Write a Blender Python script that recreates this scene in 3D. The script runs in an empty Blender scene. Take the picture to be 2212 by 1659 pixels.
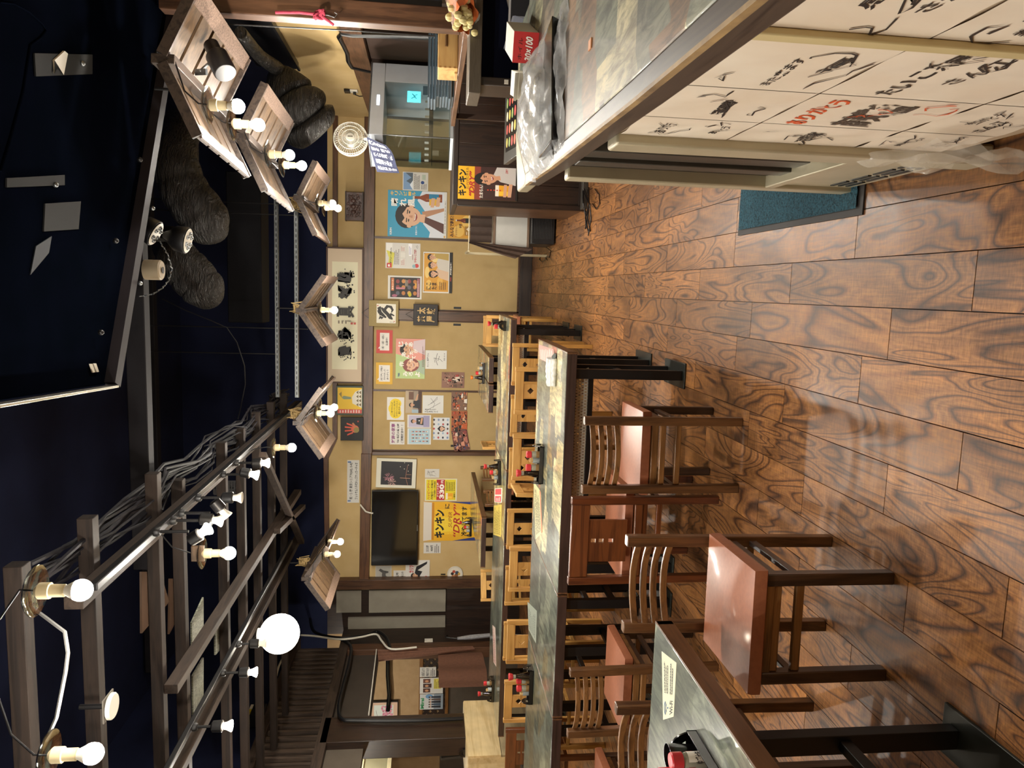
import bpy, bmesh, math, random
from mathutils import Vector, Matrix
random.seed(7)
sc = bpy.context.scene
COL = sc.collection
PI = math.pi

# ---------------------------------------------------------------- camera
F, CH = 1600.0, 1.5
_yaw, _pit, _rol = math.radians(-7.221), math.radians(-6.548), math.radians(0.963)
_cy, _sy, _cp, _sp = math.cos(_yaw), math.sin(_yaw), math.cos(_pit), math.sin(_pit)
W_ = Vector((_sy*_cp, _cy*_cp, _sp))
_r0 = Vector((_cy, -_sy, 0)); _u0 = _r0.cross(W_)
R_ = math.cos(_rol)*_r0 + math.sin(_rol)*_u0
U_ = -math.sin(_rol)*_r0 + math.cos(_rol)*_u0
CAM = Vector((0, 0, CH))
cd = bpy.data.cameras.new('camera'); cam = bpy.data.objects.new('camera', cd); COL.objects.link(cam)
cd.sensor_fit = 'HORIZONTAL'; cd.sensor_width = 36; cd.lens = 36*F/2212; cd.clip_start = 0.03; cd.clip_end = 60
# the photograph lies on its side: the picture's right is the room's down
mm = Matrix((-U_, R_, -W_)).transposed().to_4x4(); mm.translation = CAM
cam.matrix_world = mm
sc.camera = cam
# ---------------------------------------------------------------- world, exposure
wd = bpy.data.worlds.new('world'); sc.world = wd; wd.use_nodes = True
wd.node_tree.nodes['Background'].inputs[0].default_value = (.55, .62, .9, 1)
wd.node_tree.nodes['Background'].inputs[1].default_value = .03
vs = sc.view_settings
vs.view_transform = 'Standard'; vs.look = 'None'; vs.gamma = 1; vs.use_curve_mapping = False
vs.exposure = 1.1
LP = 26.0          # watts of one bulb
BULB_E = 60.0
sc.cycles.max_bounces = 7; sc.cycles.diffuse_bounces = 4; sc.cycles.glossy_bounces = 4
sc.cycles.transmission_bounces = 6; sc.cycles.transparent_max_bounces = 12
sc.cycles.sample_clamp_indirect = 6.0; sc.cycles.caustics_reflective = False; sc.cycles.caustics_refractive = False
sc.cycles.use_denoising = True

# ---------------------------------------------------------------- places: a sight line of the photograph met with a plane of the room
def ray(x, y):
    return ((829.5-y)/F)*R_ + ((1106-x)/F)*U_ + W_
def onY(x, y, Y):
    d = ray(x, y); return CAM + d*(Y/d.y)
def onX(x, y, X):
    d = ray(x, y); return CAM + d*(X/d.x)
def onZ(x, y, Z=0.0):
    d = ray(x, y); return CAM + d*((Z-CH)/d.z)

# ---------------------------------------------------------------- materials
def s2l(c):
    return c/12.92 if c <= .04045 else ((c+.055)/1.055)**2.4
def hx(h, a=1):
    h = h.lstrip('#'); return tuple(s2l(int(h[i:i+2], 16)/255) for i in (0, 2, 4)) + (a,)
MATS = {}
def newmat(n):
    m = bpy.data.materials.new(n); m.use_nodes = True
    return m, m.node_tree, m.node_tree.nodes['Principled BSDF']
def ramp(nt, stops):
    r = nt.nodes.new('ShaderNodeValToRGB'); e = r.color_ramp.elements
    while len(e) < len(stops): e.new(.5)
    for i, (p, c) in enumerate(stops):
        e[i].position = p; e[i].color = hx(c) if isinstance(c, str) else c
    return r
def coords(nt, scale=(1, 1, 1), kind='Object', rnd=0.0):
    tc = nt.nodes.new('ShaderNodeTexCoord'); mp = nt.nodes.new('ShaderNodeMapping')
    mp.inputs['Scale'].default_value = scale
    nt.links.new(tc.outputs[kind], mp.inputs[0])
    if rnd:
        oi = nt.nodes.new('ShaderNodeObjectInfo'); ml = nt.nodes.new('ShaderNodeMath'); ml.operation = 'MULTIPLY'
        ml.inputs[1].default_value = rnd; nt.links.new(oi.outputs['Random'], ml.inputs[0])
        nt.links.new(ml.outputs[0], mp.inputs['Location'])
    return mp
def noise(nt, vec, scale=5, detail=4, rough=.55, dist=0):
    n = nt.nodes.new('ShaderNodeTexNoise'); n.inputs['Scale'].default_value = scale; n.inputs['Detail'].default_value = detail
    n.inputs['Roughness'].default_value = rough; n.inputs['Distortion'].default_value = dist
    nt.links.new(vec.outputs[0], n.inputs['Vector']); return n
def bump(nt, bs, src, strength=.2, dist=.01):
    b = nt.nodes.new('ShaderNodeBump'); b.inputs['Strength'].default_value = strength; b.inputs['Distance'].default_value = dist
    nt.links.new(src, b.inputs['Height']); nt.links.new(b.outputs[0], bs.inputs['Normal'])
def mat(n, a, b=None, rough=.5, metal=0, scale=6, bumpy=0, coat=0, kind='Object', sheen=0, stretch=(1, 1, 1), spec=.5):
    """plain paint, plastic or cloth with a little unevenness of its own"""
    if n in MATS: return MATS[n]
    m, nt, bs = newmat(n)
    bs.inputs['Roughness'].default_value = rough; bs.inputs['Metallic'].default_value = metal; bs.inputs['Specular IOR Level'].default_value = spec
    if coat: bs.inputs['Coat Weight'].default_value = coat; bs.inputs['Coat Roughness'].default_value = .08
    if sheen: bs.inputs['Sheen Weight'].default_value = sheen
    mp = coords(nt, stretch, kind); nz = noise(nt, mp, scale)
    rp = ramp(nt, [(.3, a), (.7, b or a)]); nt.links.new(nz.outputs[0], rp.inputs[0]); nt.links.new(rp.outputs[0], bs.inputs['Base Color'])
    if bumpy: bump(nt, bs, nz.outputs[0], bumpy, .004)
    MATS[n] = m; return m
def wood(n, dark, light, axis='z', rough=.45, scale=1.0, coat=0, spec=.5):
    if n in MATS: return MATS[n]
    m, nt, bs = newmat(n); bs.inputs['Roughness'].default_value = rough; bs.inputs['Specular IOR Level'].default_value = spec
    if coat: bs.inputs['Coat Weight'].default_value = coat; bs.inputs['Coat Roughness'].default_value = .15
    s = {'x': (1.6, 22, 22), 'y': (22, 1.6, 22), 'z': (22, 22, 1.6)}[axis]
    mp = coords(nt, tuple(k*scale for k in s), 'Object', 40)
    nz = noise(nt, mp, 1.0, 5, .6, .6)
    rp = ramp(nt, [(.28, dark), (.5, light), (.62, dark), (.8, light)]); nt.links.new(nz.outputs[0], rp.inputs[0])
    out = rp.outputs[0]
    n2 = noise(nt, coords(nt, (4, 4, 4), 'Object', 13), 1.0, 2)
    mx = nt.nodes.new('ShaderNodeMix'); mx.data_type = 'RGBA'; mx.blend_type = 'MULTIPLY'
    r2 = ramp(nt, [(.3, (.6, .6, .6, 1)), (.7, (1, 1, 1, 1))]); nt.links.new(n2.outputs[0], r2.inputs[0])
    mx.inputs['Factor'].default_value = .7
    nt.links.new(out, mx.inputs[6]); nt.links.new(r2.outputs[0], mx.inputs[7]); nt.links.new(mx.outputs[2], bs.inputs['Base Color'])
    bump(nt, bs, nz.outputs[0], .15, .002)
    MATS[n] = m; return m
def flat(c, rough=.55):
    """a flat printed colour"""
    n = 'print_' + c.strip('#') + ('' if rough == .55 else '_gloss')
    if n in MATS: return MATS[n]
    m, nt, bs = newmat(n); bs.inputs['Base Color'].default_value = hx(c); bs.inputs['Roughness'].default_value = rough
    MATS[n] = m; return m
def emit(n, c, e):
    if n in MATS: return MATS[n]
    m, nt, bs = newmat(n); bs.inputs['Base Color'].default_value = c
    bs.inputs['Emission Color'].default_value = c; bs.inputs['Emission Strength'].default_value = e
    MATS[n] = m; return m
def glass(n, tint='#ffffff', rough=.03, alpha=.12):
    """thin clear sheet: mostly see-through with a glossy skin"""
    if n in MATS: return MATS[n]
    m = bpy.data.materials.new(n); m.use_nodes = True; nt = m.node_tree
    nt.nodes.remove(nt.nodes['Principled BSDF']); o = nt.nodes['Material Output']
    tr = nt.nodes.new('ShaderNodeBsdfTransparent'); tr.inputs[0].default_value = hx(tint)
    gl = nt.nodes.new('ShaderNodeBsdfGlossy'); gl.inputs['Roughness'].default_value = rough
    mx = nt.nodes.new('ShaderNodeMixShader'); fr = nt.nodes.new('ShaderNodeFresnel'); fr.inputs[0].default_value = 1.45
    ad = nt.nodes.new('ShaderNodeMath'); ad.operation = 'ADD'; ad.inputs[1].default_value = alpha*.5; ad.use_clamp = True
    hf = nt.nodes.new('ShaderNodeMath'); hf.operation = 'MULTIPLY'; hf.inputs[1].default_value = .5; nt.links.new(fr.outputs[0], hf.inputs[0])
    nt.links.new(hf.outputs[0], ad.inputs[0]); nt.links.new(ad.outputs[0], mx.inputs[0])
    nt.links.new(tr.outputs[0], mx.inputs[1]); nt.links.new(gl.outputs[0], mx.inputs[2]); nt.links.new(mx.outputs[0], o.inputs[0])
    MATS[n] = m; return m

# ---------------------------------------------------------------- mesh building
class MB:
    def __init__(s): s.v = []; s.f = []; s.mi = []; s.mats = []; s.cur = 0
    def use(s, m):
        if m not in s.mats: s.mats.append(m)
        s.cur = s.mats.index(m); return s
    def add(s, vs, fs):
        o = len(s.v); s.v += [tuple(p) for p in vs]
        for f in fs: s.f.append([o+i for i in f]); s.mi.append(s.cur)
        return s
    def bb(s, x0, x1, y0, y1, z0, z1):
        vs = [(x, y, z) for x in (x0, x1) for y in (y0, y1) for z in (z0, z1)]
        return s.add(vs, [(0, 1, 3, 2), (4, 6, 7, 5), (0, 4, 5, 1), (2, 3, 7, 6), (0, 2, 6, 4), (1, 5, 7, 3)])
    def box(s, c, d, rot=None):
        M = rot.to_4x4() if rot is not None else Matrix()
        vs = [Vector(c) + M.to_3x3() @ Vector((i*d[0]/2, j*d[1]/2, k*d[2]/2)) for i in (-1, 1) for j in (-1, 1) for k in (-1, 1)]
        return s.add(vs, [(0, 1, 3, 2), (4, 6, 7, 5), (0, 4, 5, 1), (2, 3, 7, 6), (0, 2, 6, 4), (1, 5, 7, 3)])
    def hexa(s, a, b):
        """a, b: two quads (bottom, top) of 4 points each"""
        return s.add(list(a)+list(b), [(3, 2, 1, 0), (4, 5, 6, 7)] + [(i, (i+1) % 4, 4+(i+1) % 4, 4+i) for i in range(4)])
    def bar(s, p, q, w, h=None, up=(0, 0, 1)):
        p, q, up = Vector(p), Vector(q), Vector(up); h = h or w; d = (q-p).normalized()
        if abs(d.dot(up)) > .98: up = Vector((0, 1, 0))
        a = d.cross(up).normalized(); b = a.cross(d)
        qd = lambda c: [c - a*w/2 - b*h/2, c + a*w/2 - b*h/2, c + a*w/2 + b*h/2, c - a*w/2 + b*h/2]
        return s.hexa(qd(p), qd(q))
    def tube(s, pts, r, n=8, caps=True):
        pts = [Vector(p) for p in pts]; rs = r if isinstance(r, (list, tuple)) else [r]*len(pts)
        o = len(s.v); prev = None
        for i, p in enumerate(pts):
            d = (pts[min(i+1, len(pts)-1)] - pts[max(i-1, 0)]).normalized()
            ref = prev if prev is not None else (Vector((0, 0, 1)) if abs(d.z) < .9 else Vector((1, 0, 0)))
            a = (ref - d*ref.dot(d)).normalized(); b = d.cross(a); prev = a
            for k in range(n):
                t = 2*PI*k/n; s.v.append(tuple(p + (a*math.cos(t)+b*math.sin(t))*rs[i]))
        for i in range(len(pts)-1):
            for k in range(n):
                s.f.append([o+i*n+k, o+i*n+(k+1) % n, o+(i+1)*n+(k+1) % n, o+(i+1)*n+k]); s.mi.append(s.cur)
        if caps:
            s.f.append([o+k for k in range(n)][::-1]); s.mi.append(s.cur)
            e = o+(len(pts)-1)*n; s.f.append([e+k for k in range(n)]); s.mi.append(s.cur)
        return s
    def lathe(s, prof, n=16, c=(0, 0, 0), M=None):
        """prof: (r, z) pairs"""
        o = len(s.v); c = Vector(c); M = M or Matrix()
        for r, z in prof:
            for k in range(n):
                t = 2*PI*k/n; s.v.append(tuple(c + M.to_3x3() @ Vector((r*math.cos(t), r*math.sin(t), z))))
        for i in range(len(prof)-1):
            for k in range(n):
                s.f.append([o+i*n+k, o+i*n+(k+1) % n, o+(i+1)*n+(k+1) % n, o+(i+1)*n+k]); s.mi.append(s.cur)
        if prof[0][0] > 1e-4: s.f.append([o+k for k in range(n)][::-1]); s.mi.append(s.cur)
        if prof[-1][0] > 1e-4: e = o+(len(prof)-1)*n; s.f.append([e+k for k in range(n)]); s.mi.append(s.cur)
        return s
    def ball(s, c, r, n=12, m=8, sq=(1, 1, 1)):
        o = len(s.v)
        for i in range(m+1):
            a = PI*i/m
            for k in range(n):
                t = 2*PI*k/n
                s.v.append((c[0]+r*sq[0]*math.sin(a)*math.cos(t), c[1]+r*sq[1]*math.sin(a)*math.sin(t), c[2]-r*sq[2]*math.cos(a)))
        for i in range(m):
            for k in range(n):
                s.f.append([o+i*n+k, o+i*n+(k+1) % n, o+(i+1)*n+(k+1) % n, o+(i+1)*n+k]); s.mi.append(s.cur)
        return s
    def prism(s, pts, z0, z1, fn=None):
        """outline pts (2-D), pushed from z0 to z1; fn maps (a, b, t) to 3-D"""
        fn = fn or (lambda a, b, t: (a, b, t)); n = len(pts)
        return s.add([fn(a, b, z0) for a, b in pts] + [fn(a, b, z1) for a, b in pts],
                     [list(range(n))[::-1], list(range(n, 2*n))] + [(i, (i+1) % n, n+(i+1) % n, n+i) for i in range(n)])
    def grid(s, fn, nu, nv, closeu=False):
        o = len(s.v)
        for j in range(nv+1):
            for i in range(nu+1): s.v.append(tuple(fn(i/nu, j/nv)))
        for j in range(nv):
            for i in range(nu):
                a = o+j*(nu+1)+i; s.f.append([a, a+1, a+nu+2, a+nu+1]); s.mi.append(s.cur)
        return s
    def mesh(s, name, m=None, smooth=True):
        me = bpy.data.meshes.new(name); me.from_pydata(s.v, [], s.f)
        if s.mats:
            for k in s.mats: me.materials.append(k)
            me.polygons.foreach_set('material_index', s.mi)
        elif m: me.materials.append(m)
        if smooth:
            me.polygons.foreach_set('use_smooth', [True]*len(me.polygons)); me.set_sharp_from_angle(angle=.62)
        me.update(); return me
def put(o, loc=(0, 0, 0), rz=0, parent=None):
    COL.objects.link(o); o.location = loc; o.rotation_euler = (0, 0, rz)
    if parent: o.parent = parent
    return o
def bev(o, w, seg=2):
    b = o.modifiers.new('bevel', 'BEVEL'); b.width = w; b.segments = seg; b.limit_method = 'ANGLE'; b.angle_limit = .7
    return o
def tag(o, label, cat, group=None):
    o['label'] = label; o['category'] = cat
    if group: o['group'] = group
    return o
def thing(name, label, cat, loc=(0, 0, 0), rz=0, group=None):
    o = bpy.data.objects.new(name, None); o.empty_display_size = .05
    put(o, loc, rz); return tag(o, label, cat, group)
def part(name, mb, m, parent, bevel=0, loc=(0, 0, 0), rz=0, label=None, stuff=False):
    o = bpy.data.objects.new(name, mb.mesh(name, m)); put(o, loc, rz, parent)
    if bevel: bev(o, bevel)
    if label: o['label'] = label
    if stuff: o['kind'] = 'stuff'
    return o
def single(name, label, cat, mb, m, loc=(0, 0, 0), rz=0, group=None, bevel=0):
    o = bpy.data.objects.new(name, mb.mesh(name, m)); put(o, loc, rz)
    if bevel: bev(o, bevel)
    return tag(o, label, cat, group)
def struct(name, mb, m, bevel=0, parent=None):
    o = bpy.data.objects.new(name, mb.mesh(name, m)); put(o, parent=parent)
    if not parent: o['kind'] = 'structure'
    if bevel: bev(o, bevel)
    return o
KIDS = {}
def kids(o): return [c for c in o.children]
def dup(o, loc=None, rz=None, label=None, group=None, parent=None):
    c = o.copy(); COL.objects.link(c)
    if parent: c.parent = parent
    for k in list(o.children): dup(k, parent=c)
    if loc is not None: c.location = loc
    if rz is not None: c.rotation_euler = (0, 0, rz)
    if label: c['label'] = label
    if group: c['group'] = group
    return c

# ---------------------------------------------------------------- lettering and flat print
TXT = {}
def glyphs(t, bold=0.0, slant=0.0):
    k = (t, bold, slant)
    if k in TXT: return TXT[k]
    cu = bpy.data.curves.new('letters', 'FONT'); cu.body = t; cu.resolution_u = 2; cu.offset = bold; cu.shear = slant
    cu.space_line = 1.0
    o = bpy.data.objects.new('letters', cu); COL.objects.link(o)
    dg = bpy.context.evaluated_depsgraph_get(); me = bpy.data.meshes.new_from_object(o.evaluated_get(dg))
    vs = [(v.co.x, v.co.y) for v in me.vertices]; fs = [list(p.vertices) for p in me.polygons]
    bpy.data.objects.remove(o); bpy.data.curves.remove(cu); bpy.data.meshes.remove(me)
    if not vs: vs = [(0, 0), (1, 0), (1, 1)]; fs = []
    x0, x1 = min(v[0] for v in vs), max(v[0] for v in vs); y0, y1 = min(v[1] for v in vs), max(v[1] for v in vs)
    TXT[k] = ([(x-x0, y-y0) for x, y in vs], fs, max(x1-x0, .01), max(y1-y0, .01)); return TXT[k]
def ell(cu, cv, ru, rv, n=16, a0=0, a1=2*PI):
    return [(cu+ru*math.cos(a0+(a1-a0)*i/n), cv+rv*math.sin(a0+(a1-a0)*i/n)) for i in range(n)]
def stroke(mb, pts, w, fn, z):
    """a brush line of changing width; w: one width or one per point"""
    ws = w if isinstance(w, (list, tuple)) else [w]*len(pts); n = len(pts); L = []; Rr = []
    for i, (a, b) in enumerate(pts):
        p, q = pts[max(i-1, 0)], pts[min(i+1, n-1)]; dx, dy = q[0]-p[0], q[1]-p[1]; l = math.hypot(dx, dy) or 1
        L.append((a-dy/l*ws[i]/2, b+dx/l*ws[i]/2)); Rr.append((a+dy/l*ws[i]/2, b-dx/l*ws[i]/2))
    mb.add([fn(*p, z) for p in L+Rr], [(n+i, n+i+1, i+1, i) for i in range(n-1)])
def draw(items, w, h, root, fn=None, lift=.0015):
    """items drawn on a sheet w x h (metres); coordinates are 0..1, right and up. Painted order is the order given."""
    fn = fn or (lambda a, b, t: (a*w, -lift-t, b*h))
    ink = MB(); let = MB(); z = 0.0
    for it in items:
        k = it[0]; z += .00025
        if k == 'r':
            _, a0, b0, a1, b1, c = it; ink.use(flat(c)).add([fn(a0, b0, z), fn(a1, b0, z), fn(a1, b1, z), fn(a0, b1, z)], [(0, 1, 2, 3)])
        elif k == 'e':
            _, a, b, ra, rb, c = it; P = ell(a, b, ra, rb); ink.use(flat(c)).add([fn(*p, z) for p in P], [list(range(len(P)))])
        elif k == 'p':
            _, P, c = it; ink.use(flat(c)).add([fn(*p, z) for p in P], [list(range(len(P)))])
        elif k == 's':
            _, P, ww, c = it; ink.use(flat(c)); stroke(ink, P, ww, fn, z)
        elif k == 't':      # text, left u, bottom v, width u (fit), height v, colour, [bold], [slant], [angle]
            _, t, a, b, tw, th, c = it[:7]; bold = it[7] if len(it) > 7 else .012; sl = it[8] if len(it) > 8 else 0
            vs, fs, gw, gh = glyphs(t, bold, sl)
            let.use(flat(c)).add([fn(a+x/gw*tw, b+y/gh*th, z) for x, y in vs], fs)
        elif k == 'v':      # column of upright characters: right-hand top corner start
            _, t, a, b, cw, ch, c = it[:7]; bold = it[7] if len(it) > 7 else .012
            for i, chh in enumerate(t):
                if chh == ' ': continue
                vs, fs, gw, gh = glyphs(chh, bold)
                s_ = 1.0 if gw > .3 else .5
                let.use(flat(c)).add([fn(a+(x-gw/2)*cw*s_/max(gw, .75), b-(i+1)*ch+y/max(gh, .6)*ch*.9, z) for x, y in vs], fs)
        elif k == 'lines':  # rows of small print
            _, a0, b0, a1, b1, n, c = it; rr = random.Random(n*31+int(a0*97)+int(b0*89)); ink.use(flat(c))
            for i in range(n):
                yb = b1-(i+.7)*(b1-b0)/n; hh = (b1-b0)/n*.42; x = a0; end = a1-(a1-a0)*rr.random()*.3
                while x < end:
                    ww = min((a1-a0)*(.03+.07*rr.random()), end-x)
                    ink.add([fn(x, yb, z), fn(x+ww, yb, z), fn(x+ww, yb+hh, z), fn(x, yb+hh, z)], [(0, 1, 2, 3)]); x += ww+(a1-a0)*.018
    if ink.v: part('print', ink, None, root)
    if let.v: part('lettering', let, None, root)
def face(cu, cv, r, asp=1.0, skin='#d9a585', hair='#1d1714', tilt=0, smile=True, long=False, kind=0):
    """simple head drawn with flat shapes; r in u units, asp = w/h of sheet"""
    ry = r*asp
    def q(a, b): return (cu+(a*math.cos(tilt)-b*math.sin(tilt))*r, cv+(a*math.sin(tilt)+b*math.cos(tilt))*ry)
    E = lambda a, b, ra, rb, c, n=14: ('p', [q(a+ra*math.cos(2*PI*i/n), b+rb*math.sin(2*PI*i/n)) for i in range(n)], c)
    out = []
    if long: out.append(E(0, -.15, 1.05, 1.35, hair, 18))
    out += [E(0, .28, 1.0, .98, hair, 18), ('p', [q(-.28, -.7), q(.28, -.7), q(.34, -1.35), q(-.34, -1.35)], skin),
            E(-.8, -.05, .12, .2, skin), E(.8, -.05, .12, .2, skin), E(0, -.06, .76, .96, skin, 20)]
    out.append(('p', [q(-.8, .25), q(-.55, .62), q(-.2, .42), q(.1, .66), q(.42, .46), q(.8, .28), q(.72, .85), q(0, 1.15), q(-.72, .85)], hair))
    for s in (-1, 1):
        out += [('p', [q(s*.52, .17), q(s*.16, .2), q(s*.17, .27), q(s*.5, .27)], hair), E(s*.33, .05, .13, .06, '#241a16', 8)]
    out += [('p', [q(-.05, .05), q(.05, .05), q(.12, -.26), q(-.12, -.26)], '#c48e70')]
    if smile:
        out += [('p', [q(-.36, -.4), q(0, -.46), q(.36, -.4), q(.22, -.62), q(0, -.68), q(-.22, -.62)], '#8e3a36'), ('p', [q(-.3, -.42), q(0, -.47), q(.3, -.42), q(.2, -.53), q(-.2, -.53)], '#f3eee6')]
    else: out.append(('p', [q(-.22, -.46), q(0, -.43), q(.22, -.46), q(0, -.54)], '#9a4a44'))
    return out
# ================================================================ the room
CREAM = mat('cream_plaster', '#c9ae7c', '#bfa26d', .85, scale=3, bumpy=.1)
FUSU = mat('fusuma_paper', '#b79d6c', '#ae9463', .8, scale=4)
BEAM_X = wood('brown_beam_x', '#4a2f20', '#6b4830', 'x', .4)
BEAM_Z = wood('brown_beam_z', '#40291c', '#5d3f2b', 'z', .4)
BEAM_Y = wood('brown_beam_y', '#46301f', '#6a4a33', 'y', .45)
DARKW = wood('black_brown_wood', '#1d130e', '#33231a', 'z', .4)
DARKX = wood('black_brown_wood_x', '#211713', '#35271f', 'x', .45)
DARKY = wood('black_brown_wood_y', '#211713', '#35271f', 'y', .45)
ATTIC = mat('attic_black', '#1b2038', '#161a2e', .85, scale=2, spec=.1)
LATH = wood('roof_lath', '#1d1613', '#2c221c', 'x', .7, spec=.25)
LATHY = wood('roof_lath_y', '#241c17', '#382c24', 'y', .7, spec=.25)
BLACKM = mat('black_metal', '#0d0c0d', '#121011', .42, .2)
BLACKP = mat('black_plastic', '#0e0e10', '#141416', .35)
WHITEP = mat('white_plastic', '#d8d4c8', '#d2cdc0', .4)
PAPER = mat('white_paper', '#dedad0', '#d8d3c8', .7)
GREYW = mat('grey_board', '#6d675e', '#645e56', .8)
STEEL = mat('galvanised_steel', '#8d9092', '#74787a', .35, .9, scale=30)
ALU = mat('cream_aluminium', '#b9b096', '#aaa187', .38, .25)

# floor: one board per object ------------------------------------------------
def floor_mat():
    m, nt, bs = newmat('laminate_board')
    geo = nt.nodes.new('ShaderNodeNewGeometry'); oi = nt.nodes.new('ShaderNodeObjectInfo')
    cmb = nt.nodes.new('ShaderNodeVectorMath'); cmb.operation = 'MULTIPLY_ADD'
    rv = nt.nodes.new('ShaderNodeCombineXYZ')
    mu = nt.nodes.new('ShaderNodeMath'); mu.operation = 'MULTIPLY'; mu.inputs[1].default_value = 60
    nt.links.new(oi.outputs['Random'], mu.inputs[0])
    for i in range(3): nt.links.new(mu.outputs[0], rv.inputs[i])
    nt.links.new(geo.outputs['Position'], cmb.inputs[0]); cmb.inputs[1].default_value = (1, 1, 1); nt.links.new(rv.outputs[0], cmb.inputs[2])
    def mp(s):
        q = nt.nodes.new('ShaderNodeMapping'); q.inputs['Scale'].default_value = s; nt.links.new(cmb.outputs[0], q.inputs[0]); return q
    # figured grain: contour lines of a soft stretched field
    f = noise(nt, mp((4.2, .8, 1)), 1.0, 2, .45, 1.1)
    ml = nt.nodes.new('ShaderNodeMath'); ml.operation = 'MULTIPLY'; ml.inputs[1].default_value = 14
    nt.links.new(f.outputs[0], ml.inputs[0])
    fr = nt.nodes.new('ShaderNodeMath'); fr.operation = 'PINGPONG'; fr.inputs[1].default_value = .5; nt.links.new(ml.outputs[0], fr.inputs[0])
    d2 = nt.nodes.new('ShaderNodeMath'); d2.operation = 'MULTIPLY'; d2.inputs[1].default_value = 2; nt.links.new(fr.outputs[0], d2.inputs[0])
    base = ramp(nt, [(0, '#463024'), (.12, '#65452d'), (.3, '#825836'), (.6, '#976a3f'), (1, '#855c3a')]); nt.links.new(d2.outputs[0], base.inputs[0])
    broad = noise(nt, mp((3, 1, 1)), 1.4, 3, .6); br = ramp(nt, [(.36, (.5, .46, .46, 1)), (.5, (.92, .9, .9, 1)), (.66, (1.25, 1.18, 1.02, 1))])
    nt.links.new(broad.outputs[0], br.inputs[0])
    m1 = nt.nodes.new('ShaderNodeMix'); m1.data_type = 'RGBA'; m1.blend_type = 'MULTIPLY'; m1.inputs['Factor'].default_value = .85
    nt.links.new(base.outputs[0], m1.inputs[6]); nt.links.new(br.outputs[0], m1.inputs[7])
    # fine cross combing and pores
    fine = noise(nt, mp((26, 150, 1)), 1.0, 3, .7); f2 = noise(nt, mp((150, 9, 1)), 1.0, 3, .7)
    av = nt.nodes.new('ShaderNodeMath'); av.operation = 'MULTIPLY'; nt.links.new(fine.outputs[0], av.inputs[0]); nt.links.new(f2.outputs[0], av.inputs[1])
    rf = ramp(nt, [(.14, (.55, .5, .48, 1)), (.27, (1.0, .98, .97, 1)), (.4, (1.4, 1.25, 1.0, 1))]); nt.links.new(av.outputs[0], rf.inputs[0])
    m2 = nt.nodes.new('ShaderNodeMix'); m2.data_type = 'RGBA'; m2.blend_type = 'MULTIPLY'; m2.inputs['Factor'].default_value = .8
    nt.links.new(m1.outputs[2], m2.inputs[6]); nt.links.new(rf.outputs[0], m2.inputs[7])
    hs = nt.nodes.new('ShaderNodeHueSaturation')
    vr = nt.nodes.new('ShaderNodeMapRange'); vr.inputs[3].default_value = .82; vr.inputs[4].default_value = 1.15; nt.links.new(oi.outputs['Random'], vr.inputs[0])
    nt.links.new(vr.outputs[0], hs.inputs['Value']); hs.inputs['Saturation'].default_value = 1.0
    nt.links.new(m2.outputs[2], hs.inputs['Color']); nt.links.new(hs.outputs[0], bs.inputs['Base Color'])
    rr = ramp(nt, [(.2, (.28, .28, .28, 1)), (.8, (.46, .46, .46, 1))]); nt.links.new(f2.outputs[0], rr.inputs[0]); nt.links.new(rr.outputs[0], bs.inputs['Roughness'])
    bump(nt, bs, av.outputs[0], .25, .0012)
    bs.inputs['Specular IOR Level'].default_value = .36
    return m
FLOORM = floor_mat()
PW, PL, GAP = .1685, 1.057, .0016
fl = struct('floor', MB().bb(-8.2, 3.4, -2.2, 12.2, -.06, -.012), mat('dark_underlay', '#1a110c'))
RX = {0: .856, -1: .157, -2: .300, 1: .40, -3: .837, 2: .395, 3: .9, -4: .1, -5: .62}
pm = MB().hexa([(-PW/2+GAP/2, -PL/2+GAP/2, -.012), (PW/2-GAP/2, -PL/2+GAP/2, -.012), (PW/2-GAP/2, PL/2-GAP/2, -.012), (-PW/2+GAP/2, PL/2-GAP/2, -.012)],
               [(-PW/2+GAP, -PL/2+GAP, 0), (PW/2-GAP, -PL/2+GAP, 0), (PW/2-GAP, PL/2-GAP, 0), (-PW/2+GAP, PL/2-GAP, 0)]).mesh('plank', FLOORM, False)
spots = []
for k in range(-48, 20):
    x = -.018+PW*(k+.5); off = RX.get(k, (k*.377+.21) % 1*PL)
    for j in range(-3, 12):
        y = off+PL*(j+.5)
        if -2.1 < y < 12 and -8.1 < x < 3.3: spots.append((x, y))
def seen(p):
    d = Vector((p[0], p[1], 0))-CAM; z = d.dot(W_)
    if z < .3: return 0
    u, v = d.dot(R_)/z*F, d.dot(U_)/z*F
    inside = abs(u) < 900 and abs(v) < 1250
    area = 1/(z*z)
    hid = .12 if (p[0] < -1.0 and p[1] > 3.6) else 1
    if p[0] > .5 and p[1] < 4: hid = .05
    if p[1] > 11.1 or p[0] < -5.3 or p[0] > 1.3: hid = .01
    return area*hid if inside else 0
spots.sort(key=seen, reverse=True)
for x, y in spots[:300]:
    put(bpy.data.objects.new('plank', pm), (x, y, 0), 0, fl)
rest = MB()
for x, y in spots[300:]:
    a = PW/2-GAP; b = PL/2-GAP
    rest.add([(x-a, y-b, 0), (x+a, y-b, 0), (x+a, y+b, 0), (x-a, y+b, 0)], [(0, 1, 2, 3)])
part('planks', rest, FLOORM, fl, stuff=True)

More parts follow.
